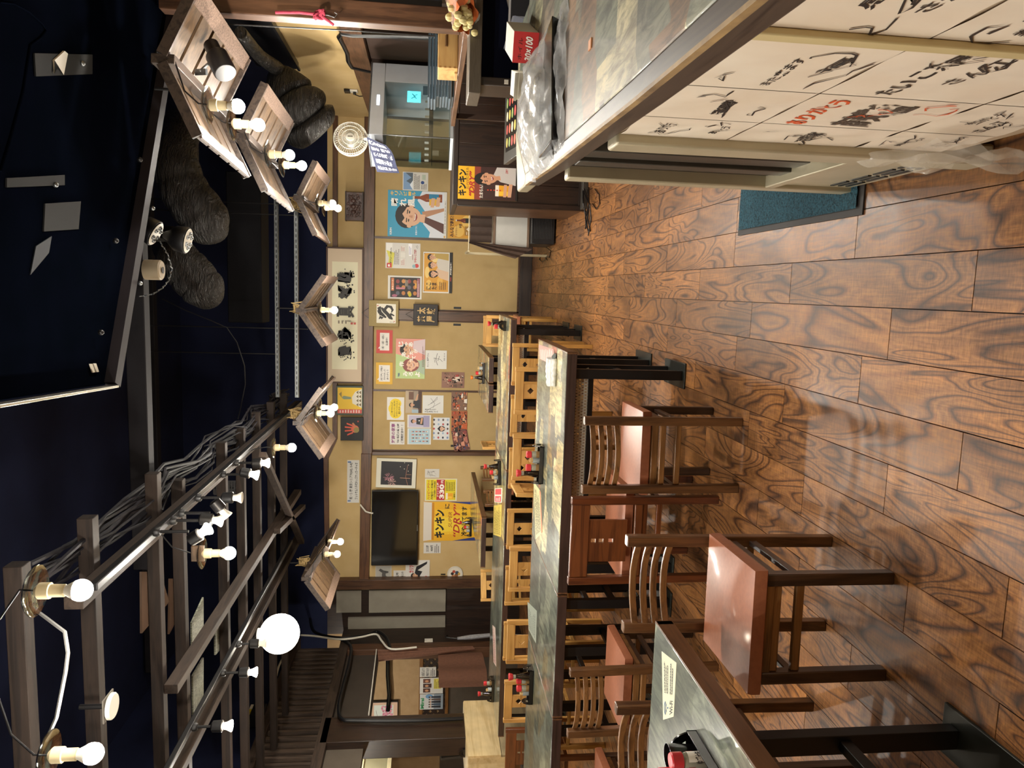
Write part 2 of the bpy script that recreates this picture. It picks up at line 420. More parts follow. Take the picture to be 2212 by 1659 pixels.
# shell -------------------------------------------------------------------------
struct('ceiling', MB().bb(-8.2, 3.4, -2.2, 12.2, 5.0, 5.1), ATTIC)
wb = struct('wall_back', MB().bb(-4.6, 2.6, 11.0, 11.15, 0, 2.95), CREAM)
part('attic_boarding', MB().bb(-8.2, 3.4, 11.02, 11.2, 2.95, 5.0), ATTIC, wb)
part('dark_panelling', MB().bb(-5.3, -4.6, 11.0, 11.15, 0, 2.95), DARKW, wb)
part('passage_wallpaper', MB().bb(-8.2, -5.3, 11.0, 11.15, 1.2, 2.95), mat('tan_wallpaper', '#a98c66', '#9d805a', .8, scale=9), wb)
part('passage_dado', MB().bb(-8.2, -5.3, 10.99, 11.15, 0, 1.2), mat('grey_brown_dado', '#564c40', '#4c4338', .6), wb)
wr = struct('wall_right', MB().bb(2.35, 2.5, -2.2, 11.0, 2.30, 3.25), CREAM)
part('attic_boarding', MB().bb(2.36, 2.5, -2.2, 11.0, 3.25, 5.0), ATTIC, wr)
part('lower_panelling', MB().bb(2.36, 2.5, -2.2, 11.0, 0, 2.30), mat('brown_panelling', '#5a4a3c', '#4d3f33', .6), wr)
for y in (6.4, 7.3, 8.2, 9.1): part('mullion', MB().bb(2.30, 2.37, y, y+.09, 1.2, 2.14), DARKW, wr, .004)
part('pale_pane', MB().bb(2.34, 2.365, 5.7, 7.25, 1.3, 2.13), mat('sand_screen', '#9d8a68', '#937f5f', .8), wr)
part('brown_pane', MB().bb(2.34, 2.365, 7.4, 8.15, 1.3, 2.13), mat('brown_screen', '#3b2a22', '#31221c', .6), wr)
struct('trim_1', MB().bb(2.27, 2.36, 4.2, 10.9, 2.14, 2.33), BEAM_Y, .005)
struct('wall_front', MB().bb(-8.2, 3.4, -2.2, -2.1, 0, 5), mat('front_plaster', '#b59a6c', '#a88c5e', .8))
# left wall: openings between posts, louvres above
wl = struct('wall_left', MB().bb(-5.32, -5.2, 10.3, 11, 0, 2.7), DARKW)
part('attic_boarding', MB().bb(-5.3, -5.24, -2.2, 11, 3.35, 5.0), ATTIC, wl)
part('upper_panel', MB().bb(-5.32, -5.22, 8.5, 10.3, 2.12, 2.62), mat('dark_grey_panel', '#3b332c', '#332c26', .55), wl)
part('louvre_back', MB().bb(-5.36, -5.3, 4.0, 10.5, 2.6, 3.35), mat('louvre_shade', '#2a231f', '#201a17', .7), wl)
part('lintel_board', MB().bb(-5.32, -5.21, 4.0, 8.2, 2.15, 2.62), mat('grey_lintel', '#5a5045', '#50473d', .6), wl)
part('near_post', MB().bb(-5.34, -5.12, 7.95, 8.45, 0, 2.64), DARKW, wl, .006)
part('corner_post', MB().bb(-5.30, -5.14, 10.15, 10.34, 0, 2.64), BEAM_Z, wl, .006)
part('cream_side', MB().bb(-5.32, -5.22, 3.0, 7.3, 0, 2.1), CREAM, wl)
lv = MB().bb(-.03, .03, -.022, .022, 0, .68).mesh('louvre_slat', wood('louvre_wood', '#3a2f28', '#5c4c40', 'z', .6))
y = 10.35
while y > 5.6:
    o = bpy.data.objects.new('louvre_slat', lv); put(o, (-5.24, y, 2.66), 0, wl); y -= .125
BEAMD = wood('dim_beam_y', '#2a201a', '#43352b', 'y', .55)
struct('trim_2', MB().bb(-5.34, -5.12, 4.0, 10.6, 2.56, 2.68), BEAMD, .005)
struct('trim_3', MB().bb(-5.34, -5.14, 4.0, 10.6, 3.28, 3.38), BEAMD, .005)
struct('wall_passage', MB().bb(-8.1, -8.0, 3.0, 11.0, 0, 3.2), MATS['tan_wallpaper'])
# beams and posts on the back wall
def slab(x0, x1, yy, z0a, z1a, z0b, z1b, t):
    return MB().hexa([(x0, yy-t, z0a), (x1, yy-t, z0b), (x1, yy, z0b), (x0, yy, z0a)], [(x0, yy-t, z1a), (x1, yy-t, z1b), (x1, yy, z1b), (x0, yy, z1a)])
struct('trim_4', slab(-2.46, 2.35, 11.0, 2.29, 2.44, 2.28, 2.43, .10), BEAM_X, .005)
struct('trim_5', slab(-4.42, -2.46, 11.0, 2.325, 2.47, 2.30, 2.45, .10), BEAM_X, .005)
struct('trim_6', slab(-2.25, 2.35, 11.0, 2.80, 2.87, 2.80, 2.87, .06), BEAM_X, .004)
struct('trim_7', MB().hexa([(-2.55, 10.93, 2.93), (-2.25, 10.93, 2.80), (-2.25, 11, 2.80), (-2.55, 11, 2.93)], [(-2.55, 10.93, 3.0), (-2.25, 10.93, 2.87), (-2.25, 11, 2.87), (-2.55, 11, 3.0)]), BEAM_X)
struct('trim_8', slab(-4.5, -2.52, 11.0, 2.91, 2.98, 2.93, 3.0, .06), BEAM_X, .004)
struct('trim_9', MB().bb(-4.54, -4.39, 10.86, 11.0, 0, 3.0), BEAM_Z, .006)
struct('trim_10', MB().bb(-.47, -.325, 10.87, 11.0, .15, 2.29), BEAM_Z, .006)
struct('trim_11', MB().bb(-2.475, -2.42, 10.88, 11.0, .15, 2.29), BEAM_Z, .006)
struct('baseboard_back', MB().bb(-4.4, 1.3, 10.86, 11.0, 0, .175), DARKX, .005)
for n, (xa, xb, yy) in enumerate([(.70, 1.80, 10.955), (-.325, .70, 10.925), (-1.51, -.47, 10.925), (-2.42, -1.51, 10.955)]):
    d = struct('door_%d' % (n+1), MB().bb(xa+.01, xb-.01, yy, yy+.025, .19, 2.275), FUSU)
    fr = MB().bb(xa, xa+.018, yy-.004, yy+.03, .175, 2.29).bb(xb-.018, xb, yy-.004, yy+.03, .175, 2.29).bb(xa, xb, yy-.004, yy+.03, .175, .2)
    part('door_edge', fr, BEAM_Z, d, label='thin brown edge of the sliding door')
    hxx = {1: xa+.05, 2: xb-.05, 3: xa+.08}.get(n)
    if hxx: part('door_pull', MB().bb(hxx-.016, hxx+.016, yy-.004, yy+.01, 1.02, 1.13), BLACKP, d)
# white screens at the back left corner
def screen(x0, x1, y0, y1):
    a, b = onY(x0, y1, 10.97), onY(x1, y0, 10.97)
    m = MB().bb(a.x, b.x, 10.94, 10.99, b.z, a.z)
    return m
w1 = struct('window_1', screen(797, 963, 1272, 1322), mat('screen_paper', '#8d8779', '#847d70', .85))
w2 = struct('window_2', screen(727, 781, 1274, 1322), MATS['screen_paper'])
w3 = struct('window_3', screen(752, 962, 1330, 1368), MATS['screen_paper'])
# ================================================================ tables and chairs
CELLS = [(0, '#6c746d'), (.14, '#b3ab84'), (.28, '#5d645f'), (.42, '#b9b190'), (.55, '#727a74'), (.66, '#8f7a55'), (.76, '#cfc8a8'), (.86, '#57524a'), (.93, '#a8604e'), (1, '#c2a14e')]
GREYS = [(0, '#58605c'), (.2, '#6a726d'), (.4, '#4d5552'), (.55, '#767d75'), (.7, '#5c635d'), (.85, '#696657'), (1, '#7d8074')]
def table_top_mat(stops=CELLS, nm='pasted_table_top'):
    m, nt, bs = newmat(nm)
    mp = coords(nt, (1.5, 2.6, 1), 'Object', 31)
    vo = nt.nodes.new('ShaderNodeTexVoronoi'); vo.inputs['Scale'].default_value = 2.1; vo.inputs['Randomness'].default_value = .85
    vo.distance = 'CHEBYCHEV'; nt.links.new(mp.outputs[0], vo.inputs['Vector'])
    sx = nt.nodes.new('ShaderNodeSeparateColor'); nt.links.new(vo.outputs['Color'], sx.inputs[0])
    cells = ramp(nt, stops); cells.color_ramp.interpolation = 'CONSTANT'
    nt.links.new(sx.outputs[0], cells.inputs[0])
    n1 = noise(nt, coords(nt, (34, 7, 1), 'Object', 17), 1.0, 5, .7, .6)
    st = ramp(nt, [(.34, (.3, .28, .25, 1)), (.47, (.85, .85, .8, 1)), (.6, (1.7, 1.65, 1.45, 1))]); nt.links.new(n1.outputs[0], st.inputs[0])
    mx = nt.nodes.new('ShaderNodeMix'); mx.data_type = 'RGBA'; mx.blend_type = 'MULTIPLY'; mx.inputs['Factor'].default_value = .8
    nt.links.new(cells.outputs[0], mx.inputs[6]); nt.links.new(st.outputs[0], mx.inputs[7])
    n2 = noise(nt, coords(nt, (2.5, 2.5, 1), 'Object', 23), 1.0, 3)
    br = ramp(nt, [(.4, (.75, .72, .68, 1)), (.6, (1.15, 1.12, 1.02, 1))]); nt.links.new(n2.outputs[0], br.inputs[0])
    m2 = nt.nodes.new('ShaderNodeMix'); m2.data_type = 'RGBA'; m2.blend_type = 'MULTIPLY'; m2.inputs['Factor'].default_value = 1
    nt.links.new(mx.outputs[2], m2.inputs[6]); nt.links.new(br.outputs[0], m2.inputs[7]); nt.links.new(m2.outputs[2], bs.inputs['Base Color'])
    bs.inputs['Roughness'].default_value = .3; bs.inputs['Coat Weight'].default_value = .8; bs.inputs['Coat Roughness'].default_value = .1
    bump(nt, bs, n1.outputs[0], .12, .002)
    return m
TOPM = table_top_mat(); TOPG = table_top_mat(GREYS, 'grey_table_top_print')
EDGE = wood('table_edge', '#2c1e17', '#43302a', 'x', .4)
EDGEY = wood('table_edge_y', '#4b3120', '#6e4a2e', 'y', .4)
PLATE = mat('grey_steel_plate', '#32342f', '#262824', .35, .5)
def table(name, label, x0, x1, y0, y1, h=.715, pairs=((-.47, -.2), (.2, .47)), shelf=False, legx=None, group=None, plate=True, tm=None):
    t = thing(name, label, 'table', ((x0+x1)/2, (y0+y1)/2, 0), 0, group)
    w, d = x1-x0, y1-y0
    part('tabletop', MB().bb(-w/2+.004, w/2-.004, -d/2+.004, d/2-.004, h-.014, h), tm or TOPM, t, .003)
    for ye in (-d/2, d/2-.03): part('edge_board', MB().bb(-w/2, w/2, ye, ye+.03, h-.06, h-.002), EDGE, t, .003)
    part('core_board', MB().bb(-w/2+.02, w/2-.02, -d/2+.03, d/2-.03, h-.05, h-.016), EDGE, t)
    for xe in (-w/2, w/2-.012): part('end_board', MB().bb(xe, xe+.012, -d/2-.001, d/2+.001, h-.061, h-.001), EDGEY, t, .002)
    lx = legx or (-w/2+.13, w/2-.13)
    for x in lx:
        for a, b in pairs:
            for y in (a, b): part('leg', MB().bb(x-.028, x+.028, y-.02, y+.02, .012 if plate else 0, h-.052), BLACKM, t, .002)
            part('crossbar', MB().bb(x-.014, x+.014, a+.022, b-.022, .33, .365), BLACKM, t, .002)
            if plate: part('base_plate', MB().bb(x-.075, x+.075, min(a, b)-.05, max(a, b)+.05, 0, .011), PLATE, t, .003)
    if shelf:
        part('shelf_rail', MB().bb(lx[0], lx[-1], -.42, -.39, .525, .555).bb(lx[0], lx[-1], .06, .09, .525, .555), BLACKM, t, .002)
        g = MB(); n = int((lx[-1]-lx[0])/.018)
        for i in range(n):
            xa = lx[0]+i*.018
            g.bar((xa, -.41, .555), (xa+.05, -.41, .655), .0085, .004, (0, 1, 0)); g.bar((xa+.05, -.411, .555), (xa, -.411, .655), .0085, .004, (0, 1, 0))
            g.bar((xa, -.41, .556), (xa, .08, .556), .005, .003)
        g.bar((lx[0], -.41, .657), (lx[-1]+.05, -.41, .657), .008, .006)
        part('mesh_shelf', g, mat('mesh_metal', '#cfccc0', '#b8b5a8', .5), t, stuff=True)
    return t
GT = 'long tables pushed end to end'
table('dining_table', 'near table corner with grey top and wireless internet sheet, beside the single pulled-out chair', -2.4, -1.1, 1.12, 2.33, pairs=((-.30, .065),), legx=(-.45, .545), tm=TOPG)
table('dining_table', 'first table of the middle row with cloth on its end, mesh shelf under the top', -1.77, -.335, 4.12, 5.22, shelf=True)
table('dining_table', 'narrow middle section of the middle table row, behind the tall brown splat-back chair', -2.55, -1.775, 4.12, 5.22, legx=(0.0, .3), tm=TOPG)
table('dining_table', 'left section of the middle table row, with condiment tray behind the farther slat-back chair', -4.0, -2.555, 4.12, 5.22, shelf=False, tm=TOPG)
table('dining_table', 'right end table of the far row, soy bottle standing on its right corner', -1.75, -.265, 7.05, 8.25, shelf=True)
table('dining_table', 'short middle table of the far row, between the two crack-like joints', -2.5, -1.755, 7.05, 8.25, legx=(-.2, .2))
table('dining_table', 'left end table of the far row, beside the pale plank bench', -4.55, -2.505, 7.05, 8.25, tm=TOPG)
table('dining_table', 'small dark-edged table by the sliding doors, orange-capped bottle on it', -1.08, -.78, 8.6, 10.5, h=.785, pairs=((-.6, -.3),), legx=(-.06, .09), plate=False)
table('dining_table', 'small plank table left of the orange-capped bottle table, by the sliding doors', -1.44, -1.10, 8.6, 10.4, h=.78, pairs=((-.6, -.3),), legx=(-.1, .1), plate=False)
table('dining_table', 'brown-edged table under the yellow beer poster, condiment tray on top', -3.3, -2.68, 8.5, 10.7, h=.83, pairs=((-.8, -.3),), plate=False)

# chairs -------------------------------------------------------------------------
T1W = wood('walnut_z', '#432b19', '#6e4a2b', 'z', .38, coat=.3); T1X = wood('walnut_x', '#5a3b1e', '#8a6036', 'x', .38, coat=.3); T1Y_SHADED = wood('walnut_shaded_y', '#291a13', '#452d1d', 'y', .38, coat=.2)  # the y walnut, for side stretchers, is darkened to carry their shade
T1Z_SHADED = wood('walnut_shaded_z', '#2a1a12', '#473020', 'z', .38, coat=.25)  # same walnut for the front legs, their shade painted in as darker colour
T2Z = wood('red_brown_z', '#4a2412', '#6a3619', 'z', .35, coat=.4); T2X = wood('red_brown_x', '#512913', '#74401f', 'x', .35, coat=.4)
T3Z = wood('oak_z', '#a97838', '#c99a55', 'z', .4, .6); T3X = wood('oak_x', '#ab7c3c', '#cda05c', 'x', .4, .6)
SEATM = mat('tan_vinyl', '#9a5f43', '#8d553c', .36, scale=60, bumpy=.06, coat=.15)
SEATG = mat('grey_vinyl', '#6f6760', '#655d56', .4, scale=60)
def cushion(w, d, z0, z1, crown=.012):
    mb = MB(); n = 6
    def f(u, v):
        a, b = (u-.5)*2, (v-.5)*2
        return (a*w/2, b*d/2, z1+crown*(1-a*a)*(1-b*b))
    mb.grid(f, n, n)
    o = len(mb.v)
    ring = [f(i/n, 0) for i in range(n)]+[f(1, i/n) for i in range(n)]+[f(1-i/n, 1) for i in range(n)]+[f(0, 1-i/n) for i in range(n)]
    R2 = [(x*1.012, y*1.012, z1-.012) for x, y, z in ring]; R3 = [(x*1.012, y*1.012, z0+.006) for x, y, z in ring]; R4 = [(x*.97, y*.97, z0) for x, y, z in ring]
    k = len(ring)
    mb.add(ring+R2+R3+R4, [[j*k+i, j*k+(i+1) % k, (j+1)*k+(i+1) % k, (j+1)*k+i][::-1] for j in range(3) for i in range(k)] + [[3*k+i for i in range(k)]])
    return mb
def base_chair(name, label, w, d, ht, zm, xm, ym, sm, sz=(.432, .478), group=None, stz=(.385, .31), pt=.04):
    """seat, four legs (rear two run up as back posts), frame, stretchers; faces +y, floor at z 0"""
    t = thing(name, label, 'chair', group=group)
    hw, hd = w/2, d/2
    for s in (-1, 1):
        part('back_post', MB().hexa([(s*hw-s*pt, -hd-.0, 0), (s*hw, -hd, 0), (s*hw, -hd+pt, 0), (s*hw-s*pt, -hd+pt, 0)][::s], [(s*hw-s*pt, -hd-.018, ht), (s*hw, -hd-.018, ht), (s*hw, -hd+pt-.022, ht), (s*hw-s*pt, -hd+pt-.022, ht)][::s]), zm, t, .004)
        part('front_leg', MB().bb(s*hw-pt/2-s*pt/2, s*hw+pt/2-s*pt/2, hd-pt, hd, 0, sz[0]-.004), T1Z_SHADED if zm is T1W else zm, t, .004)
        for z in stz: part('stretcher', MB().bb(s*hw-s*pt/2-.009, s*hw-s*pt/2+.009, -hd+pt, hd-pt, z-.014, z+.014), ym, t, .003)
    for z in stz:
        part('stretcher', MB().bb(-hw+pt, hw-pt, hd-pt/2-.009, hd-pt/2+.009, z-.014, z+.014), xm, t, .003)
        part('stretcher', MB().bb(-hw+pt, hw-pt, -hd+pt/2-.009, -hd+pt/2+.009, z-.014, z+.014), xm, t, .003)
    part('seat_frame', MB().bb(-hw+.006, hw-.006, -hd+pt, hd-.006, sz[0]-.035, sz[0]-.001), xm, t, .003)
    s = part('seat', cushion(w+.035, d-.03, *sz), sm, t); s.location = (0, .032, 0)
    return t
def slat_chair(name, label, **k):
    t = base_chair(name, label, .365, .41, .772, T1W, T1X, T1Y_SHADED, SEATM, **k)
    for z in (.73, .69, .652, .613):
        mb = MB(); n = 8; P = [(-.14+.28*i/n, -.215-.05*(1-((i/n-.5)*2)**2)) for i in range(n+1)]
        Q = [(a, b+.013) for a, b in P][::-1]
        mb.prism([(a, b+.017) for a, b in P]+[(a, b+.017) for a, b in Q], z-.012, z+.012)
        o = part('back_slat', mb, T1X, t, .002); o.scale = (1.03, 1, 1)
    return t
def holed(mb, x0, x1, z0, z1, y0, y1, holes, diamond):
    """upright plate between y0 and y1, split in cells, each with one hole (half size r)"""
    n = len(holes)
    for i, (cz, r, za, zb) in enumerate(holes):
        cx = (x0+x1)/2
        if diamond: H = [(cx, cz+r), (cx+r, cz), (cx, cz-r), (cx-r, cz)]
        else: H = [(cx+r, cz+r), (cx+r, cz-r), (cx-r, cz-r), (cx-r, cz+r)]
        C = [(x1, zb), (x1, za), (x0, za), (x0, zb)]
        for yy, fl_ in ((y0, 1), (y1, -1)):
            vs = [(a, yy, b) for a, b in H+C]
            fs = []
            for k in range(4):
                if diamond: fs += [(k, (k+1) % 4, 4+k), ((k+1) % 4, 4+(k+1) % 4, 4+k)]
                else: fs += [(k, (k+1) % 4, 4+(k+1) % 4, 4+k)]
            mb.add(vs, [f[::fl_] for f in fs])
        mb.add([(a, y0, b) for a, b in H]+[(a, y1, b) for a, b in H], [(k, (k+1) % 4, 4+(k+1) % 4, 4+k) for k in range(4)])
    mb.add([(x0, y0, z0), (x0, y1, z0), (x0, y1, z1), (x0, y0, z1), (x1, y0, z0), (x1, y1, z0), (x1, y1, z1), (x1, y0, z1)], [(0, 1, 2, 3), (7, 6, 5, 4)])
    return mb
def diamond_chair(name, label, **k):
    t = base_chair(name, label, .385, .42, .80, T3Z, T3X, T3X, k.pop('seatm', SEATM), pt=.036, **k)
    part('top_rail', MB().bb(-.157, .157, -.222, -.198, .728, .797), T3X, t, .004)
    part('back_splat', holed(MB(), -.055, .055, .478, .728, -.217, -.203, [(.672, .027, .615, .728), (.535, .024, .478, .615)], True), T3X, t)
    return t
def splat_chair(name, label, **k):
    t = base_chair(name, label, .46, .43, .772, T2Z, T2X, T2X, SEATM, pt=.04, **k)
    part('top_rail', MB().bb(-.19, .19, -.226, -.2, .675, .768), T2X, t, .004)
    part('back_splat', holed(MB(), -.11, .11, .478, .675, -.219, -.204, [(.65, .012, .635, .675), (.61, .012, .59, .635), (.56, .012, .478, .59)], False), T2X, t)
    part('back_rail', MB().bb(-.19, .19, -.218, -.2, .40, .44), T2X, t, .003)
    return t
G1 = 'slat-back walnut chairs with tan seats'
ch = slat_chair('slat_back_chair', 'nearest slat-back walnut chair, pulled out with its tan seat wholly in view')
ch.location = (-1.045, 2.325, 0); ch.rotation_euler[2] = PI+.02; ch['group'] = G1
dup(ch, (-.755, 3.535, 0), .02, 'slat-back walnut chair with its back to the aisle, right end of the middle row')
dup(ch, (-2.035, 3.62, 0), 0, 'slat-back walnut chair with tan seat, left of the brown splat-back chair')
dup(ch, (-1.72, 2.36, 0), PI-.02, 'slat-back walnut chair tucked under the near table, mostly hidden behind its corner')
dup(ch, (-2.85, 3.75, 0), .06, 'slat-back walnut chair with tan seat at far left of the middle table row')
sc2 = splat_chair('splat_back_chair', 'red-brown chair with wide top rail and three square holes in the splat')
sc2.location = (-1.24, 3.77, 0); sc2.rotation_euler[2] = -.02
dup(sc2, (-4.0, 5.75, 0), PI, 'red-brown splat-back chair tucked behind the left section of the middle row')
G3 = 'light oak chairs with a diamond hole in the back'
dc = diamond_chair('diamond_back_chair', 'light oak diamond-back chair behind the white cloth at the right end of the middle row')
dc.location = (-.795, 5.64, 0); dc.rotation_euler[2] = PI; dc['group'] = G3
for x, y, r, l in [(-1.345, 5.66, PI, 'light oak diamond-back chair right behind the middle row condiment tray'),
                   (-1.79, 5.72, PI/2+.05, 'light oak chair turned sideways behind the middle table row'),
                   (-2.29, 5.65, PI, 'light oak diamond-back chair left of the sideways oak chair'),
                   (-2.93, 5.66, PI, 'light oak diamond-back chair right of the left condiment tray, middle row'),
                   (-3.5, 5.72, PI, 'light oak diamond-back chair left of the left condiment tray, middle row'),
                   ]:
    dup(dc, (x, y, 0), r, l)
for x, l in [(-.66, 'oak chair facing away under the right end of the far table row'), (-1.13, 'second oak chair from the right on the near side of the far row'),
             (-1.62, 'third oak chair from the right on the near side of the far row'), (-2.2, 'fourth oak chair from the right on the near side of the far row'), (-2.75, 'fifth oak chair from the right on the near side of the far row'), (-3.3, 'sixth oak chair from the right on the near side of the far row')]:
    c_ = dup(dc, (x, 6.84, 0), 0, l); c_.scale = (1, 1, .925)
for x, y, r, l in [(-.5, 8.78, PI-.03, 'oak chair at the far side of the far table row, beside the soy bottle'),
                   (-.52, 9.27, PI, 'oak chair standing behind another one at the right end of the far row'),
                   (-1.74, 9.2, -PI/2, 'light oak chair turned sideways below the pinned photo strips'),
                   (-3.72, 8.95, .45, 'light oak chair askew at the far left, before the dark wall')]:
    dup(dc, (x, y, 0), r, l)
for x, y, r, l in [(-2.2, 9.45, -PI/2-.25, 'small dark slat-back chair behind the far tray, below the sketch'), (-2.36, 8.85, -PI/2-.25, 'dark slat-back chair beside the brown table under the beer poster')]:
    dup(ch, (x, y, 0), r, l, G1)

# ================================================================ the counter at the right
cz = 1.10
CT = table_top_mat([(0, '#5f665f'), (.15, '#8a8a76'), (.3, '#4f4b46'), (.42, '#9a9684'), (.55, '#6a6d66'), (.68, '#6f5a4a'), (.8, '#a09a84'), (.92, '#6a625a'), (1, '#7f837a')], 'weathered_counter_paint')
bsn = CT.node_tree.nodes['Principled BSDF']; bsn.inputs['Coat Weight'].default_value = .25; bsn.inputs['Roughness'].default_value = .45
ct = thing('serving_counter', 'long serving counter with weathered green top and paper-covered front', 'counter', (0, 0, 0))
front = [(.36, .25), (.368, .95), (.38, 1.5), (.414, 2.54), (.450, 3.47)]
def off(d): return [(x+d, y) for x, y in front]
top = off(.055)+[(1.2, 3.66), (1.2, .25)]
part('counter_top', MB().prism(off(.05)[:-1]+[(.50, 3.40), (.76, 3.60), (1.2, 3.62), (1.2, .25)], cz-.05, cz), CT, ct, .003)
part('front_edge', MB().prism(off(0)[:4]+[(.446, 3.2)]+[(.496, 3.2)]+off(.05)[:4][::-1], cz-.062, cz+.001), wood('counter_edge', '#2b211c', '#4a3d33', 'y', .45), ct, .006)
part('worn_arris', MB().prism([(x-.0015, y) for x, y in front[:4]]+[(.4445, 3.2), (.452, 3.2)]+[(x+.007, y) for x, y in front[:4]][::-1], cz-.012, cz+.0022), mat('worn_bare_wood', '#a88a5c', '#6a543a', .6, scale=25, stretch=(1, .5, 1)), ct)
part('corner_block', MB().hexa([(.446, 3.2, cz-.05), (.496, 3.2, cz-.05), (.76, 3.60, cz-.05), (.451, 3.47, cz-.05)], [(.446, 3.2, cz+.002), (.496, 3.2, cz+.002), (.76, 3.62, cz+.002), (.451, 3.47, cz+.002)]), mat('taped_corner', '#a89f86', '#8d866f', .35, scale=40), ct, .008)
part('front_panel', MB().bb(.405, .43, .25, 1.93, .12, cz-.062), mat('panel_board', '#b9a58c', '#ab977e', .7), ct)
part('counter_back', MB().bb(1.1, 1.2, .25, 3.6, 0, cz-.05), DARKW, ct)
part('plinth', MB().bb(.5, 1.1, .25, 1.9, 0, .12), DARKW, ct)
fr_ = thing('sliding_door_frame', 'cream aluminium sliding door frame standing under the counter end', 'door frame')
part('near_post', MB().bb(.375, .43, 1.89, 1.99, .0, cz-.064), ALU, fr_, .008)
part('far_post', MB().bb(.385, .46, 2.55, 2.62, .0, cz-.064), ALU, fr_, .006)
part('wood_strip', MB().bb(.45, .47, 2.02, 2.14, .33, cz-.064), mat('brown_strip', '#5e4636', '#523c2e', .5), fr_)
part('white_strip', MB().bb(.435, .45, 2.15, 2.22, .33, cz-.12), mat('white_strip', '#c9bfb0', '#bdb3a4', .5), fr_)
part('track', MB().bb(.42, .46, 2.24, 2.34, .33, cz-.064), mat('grey_track', '#4d4a44', '#45423c', .4, .4), fr_, .003)
part('track', MB().bb(.41, .46, 2.36, 2.44, .33, cz-.064), MATS['grey_track'], fr_, .003)
part('seal', MB().bb(.425, .46, 2.45, 2.54, .33, cz-.064), BLACKP, fr_)
part('sill', MB().bb(.385, .46, 1.99, 2.55, .30, .335), ALU, fr_, .004)
part('lower_panel', MB().bb(.40, .45, 1.99, 2.55, .02, .30), ALU, fr_)
vm = MB().bb(.396, .402, 0, .1, 0, .012).mesh('vent_slot', BLACKP, False)
for i in range(4):
    for j in range(3): put(bpy.data.objects.new('vent_slot', vm), (0, 2.03+i*.125, .05+j*.028), 0, fr_)
# autographed sheets on the counter front, each its own sheet
SHEET = mat('autograph_paper', '#efe5d4', '#e3d4bf', .5, scale=5, bumpy=.25, coat=.35)
ys = [.30, .52, .82, 1.12, 1.43, 1.69, 1.90]; zs = [.10, .40, .75, 1.03]
words = ['たいこ茶屋', 'ありがとう', '祝', '福', 'さん江', '美味しい', 'また来ます', '感謝', 'おいしい', '大漁']
rs = random.Random(5); si = 0
rown = ['bottom', 'middle', 'top']
for i in range(len(ys)-1):
    for j in range(3):
        if j == 0 and i in (0,): continue
        y0, y1, z0, z1 = ys[i], ys[i+1], zs[j]+(.06 if j == 0 else 0), zs[j+1]
        g = MB()
        def fn(u, v): return (0.402-.004*math.sin(u*9+v*5+si)*math.sin(v*7+si)*math.sin(PI*u)-.0015, y1-(y1-y0-.004)*u, z0+(z1-z0-.004)*v)
        g.grid(fn, 10, 10)
        lab = 'autographed cream sheet on the counter front, %s row, column %s from the door frame' % (rown[j], ['sixth', 'fifth', 'fourth', 'third', 'second', 'first'][i])
        o = single('autograph_sheet', lab, 'paper', g, SHEET, group='autographed sheets under plastic on the counter front')
        its = []; col = '#d2582a' if (i, j) in ((4, 1),) else '#2a2421'
        if (i, j) in ((3, 1),): its += [('t', 'たいこ茶屋', .08, .62, .8, .13, col, .02), ('t', 'さん江', .35, .42, .5, .1, col)]
        elif (i, j) == (4, 1): its += [('t', 'ありがとう', .05, .74, .85, .14, col, .03), ('t', '商売繁盛', .1, .3, .75, .3, '#4a4038', .03)]
        else:
            for _ in range(2): its.append(('t', rs.choice(words), .08+.3*rs.random(), .1+.7*rs.random(), .35+.2*rs.random(), .08+.06*rs.random(), col, .015))
        for _ in range(4):
            a, b = .1+.7*rs.random(), .15+.7*rs.random(); P = [(a, b)]
            for k in range(6): P.append((min(.95, max(.05, P[-1][0]+rs.uniform(-.12, .16))), min(.95, max(.05, P[-1][1]+rs.uniform(-.1, .08)))))
            its.append(('s', P, [.006+.014*rs.random() for _ in P], col))
        def fp(a, b, t, fn=fn): p = fn(a, b); return (p[0]-.0012-t, p[1], p[2])
        draw(its, 1, 1, o, fp); si += 1
single('cover_strip', 'cream plastic strip running up the paper-covered counter front', 'strip', MB().bb(.388, .4, 1.105, 1.135, .2, 1.035), mat('cream_strip', '#c9b88a', '#bfae80', .5), bevel=.003)
def film(n, c, op, rough=.15):
    """milky wrapping film: part clear, part pale, with a shine"""
    m = bpy.data.materials.new(n); m.use_nodes = True; nt = m.node_tree; bs = nt.nodes['Principled BSDF']
    bs.inputs['Base Color'].default_value = hx(c); bs.inputs['Roughness'].default_value = rough
    nz = noise(nt, coords(nt, (1, 1, 1)), 14, 3); rp = ramp(nt, [(.35, (op*.6,)*3+(1,)), (.65, (min(1, op*1.4),)*3+(1,))]); nt.links.new(nz.outputs[0], rp.inputs[0]); nt.links.new(rp.outputs[0], bs.inputs['Alpha'])
    MATS[n] = m; return m
def crumple(c, sx, sy, sz, seed, n=16, amp=.012):
    rr = random.Random(seed); ph = [rr.random()*6 for _ in range(8)]
    def f(u, v):
        a, b = u-.5, v-.5
        w = math.sin(u*17+ph[0]+3*v)*math.sin(v*13+ph[1])+.6*math.sin(u*31+ph[2])*math.sin(v*29+ph[3])
        return (c[0]+a*sx+amp*.4*w, c[1]+b*sy+amp*.4*math.sin(v*19+ph[4]), c[2]+sz*(1-abs(2*a)**3)*(1-abs(2*b)**3)+amp*w)
    return MB().grid(f, n, n)
PLASTIC = film('clear_plastic', '#d2cabd', .28)
def flapf(u, v):
    return (.375-.03*v-.018*math.sin(u*15)*v-.012*math.sin(v*12+u*6), 1.62+.33*u*(1-.45*v), .36-.30*v*(.55+.45*math.sin(PI*min(1, u+.15))))
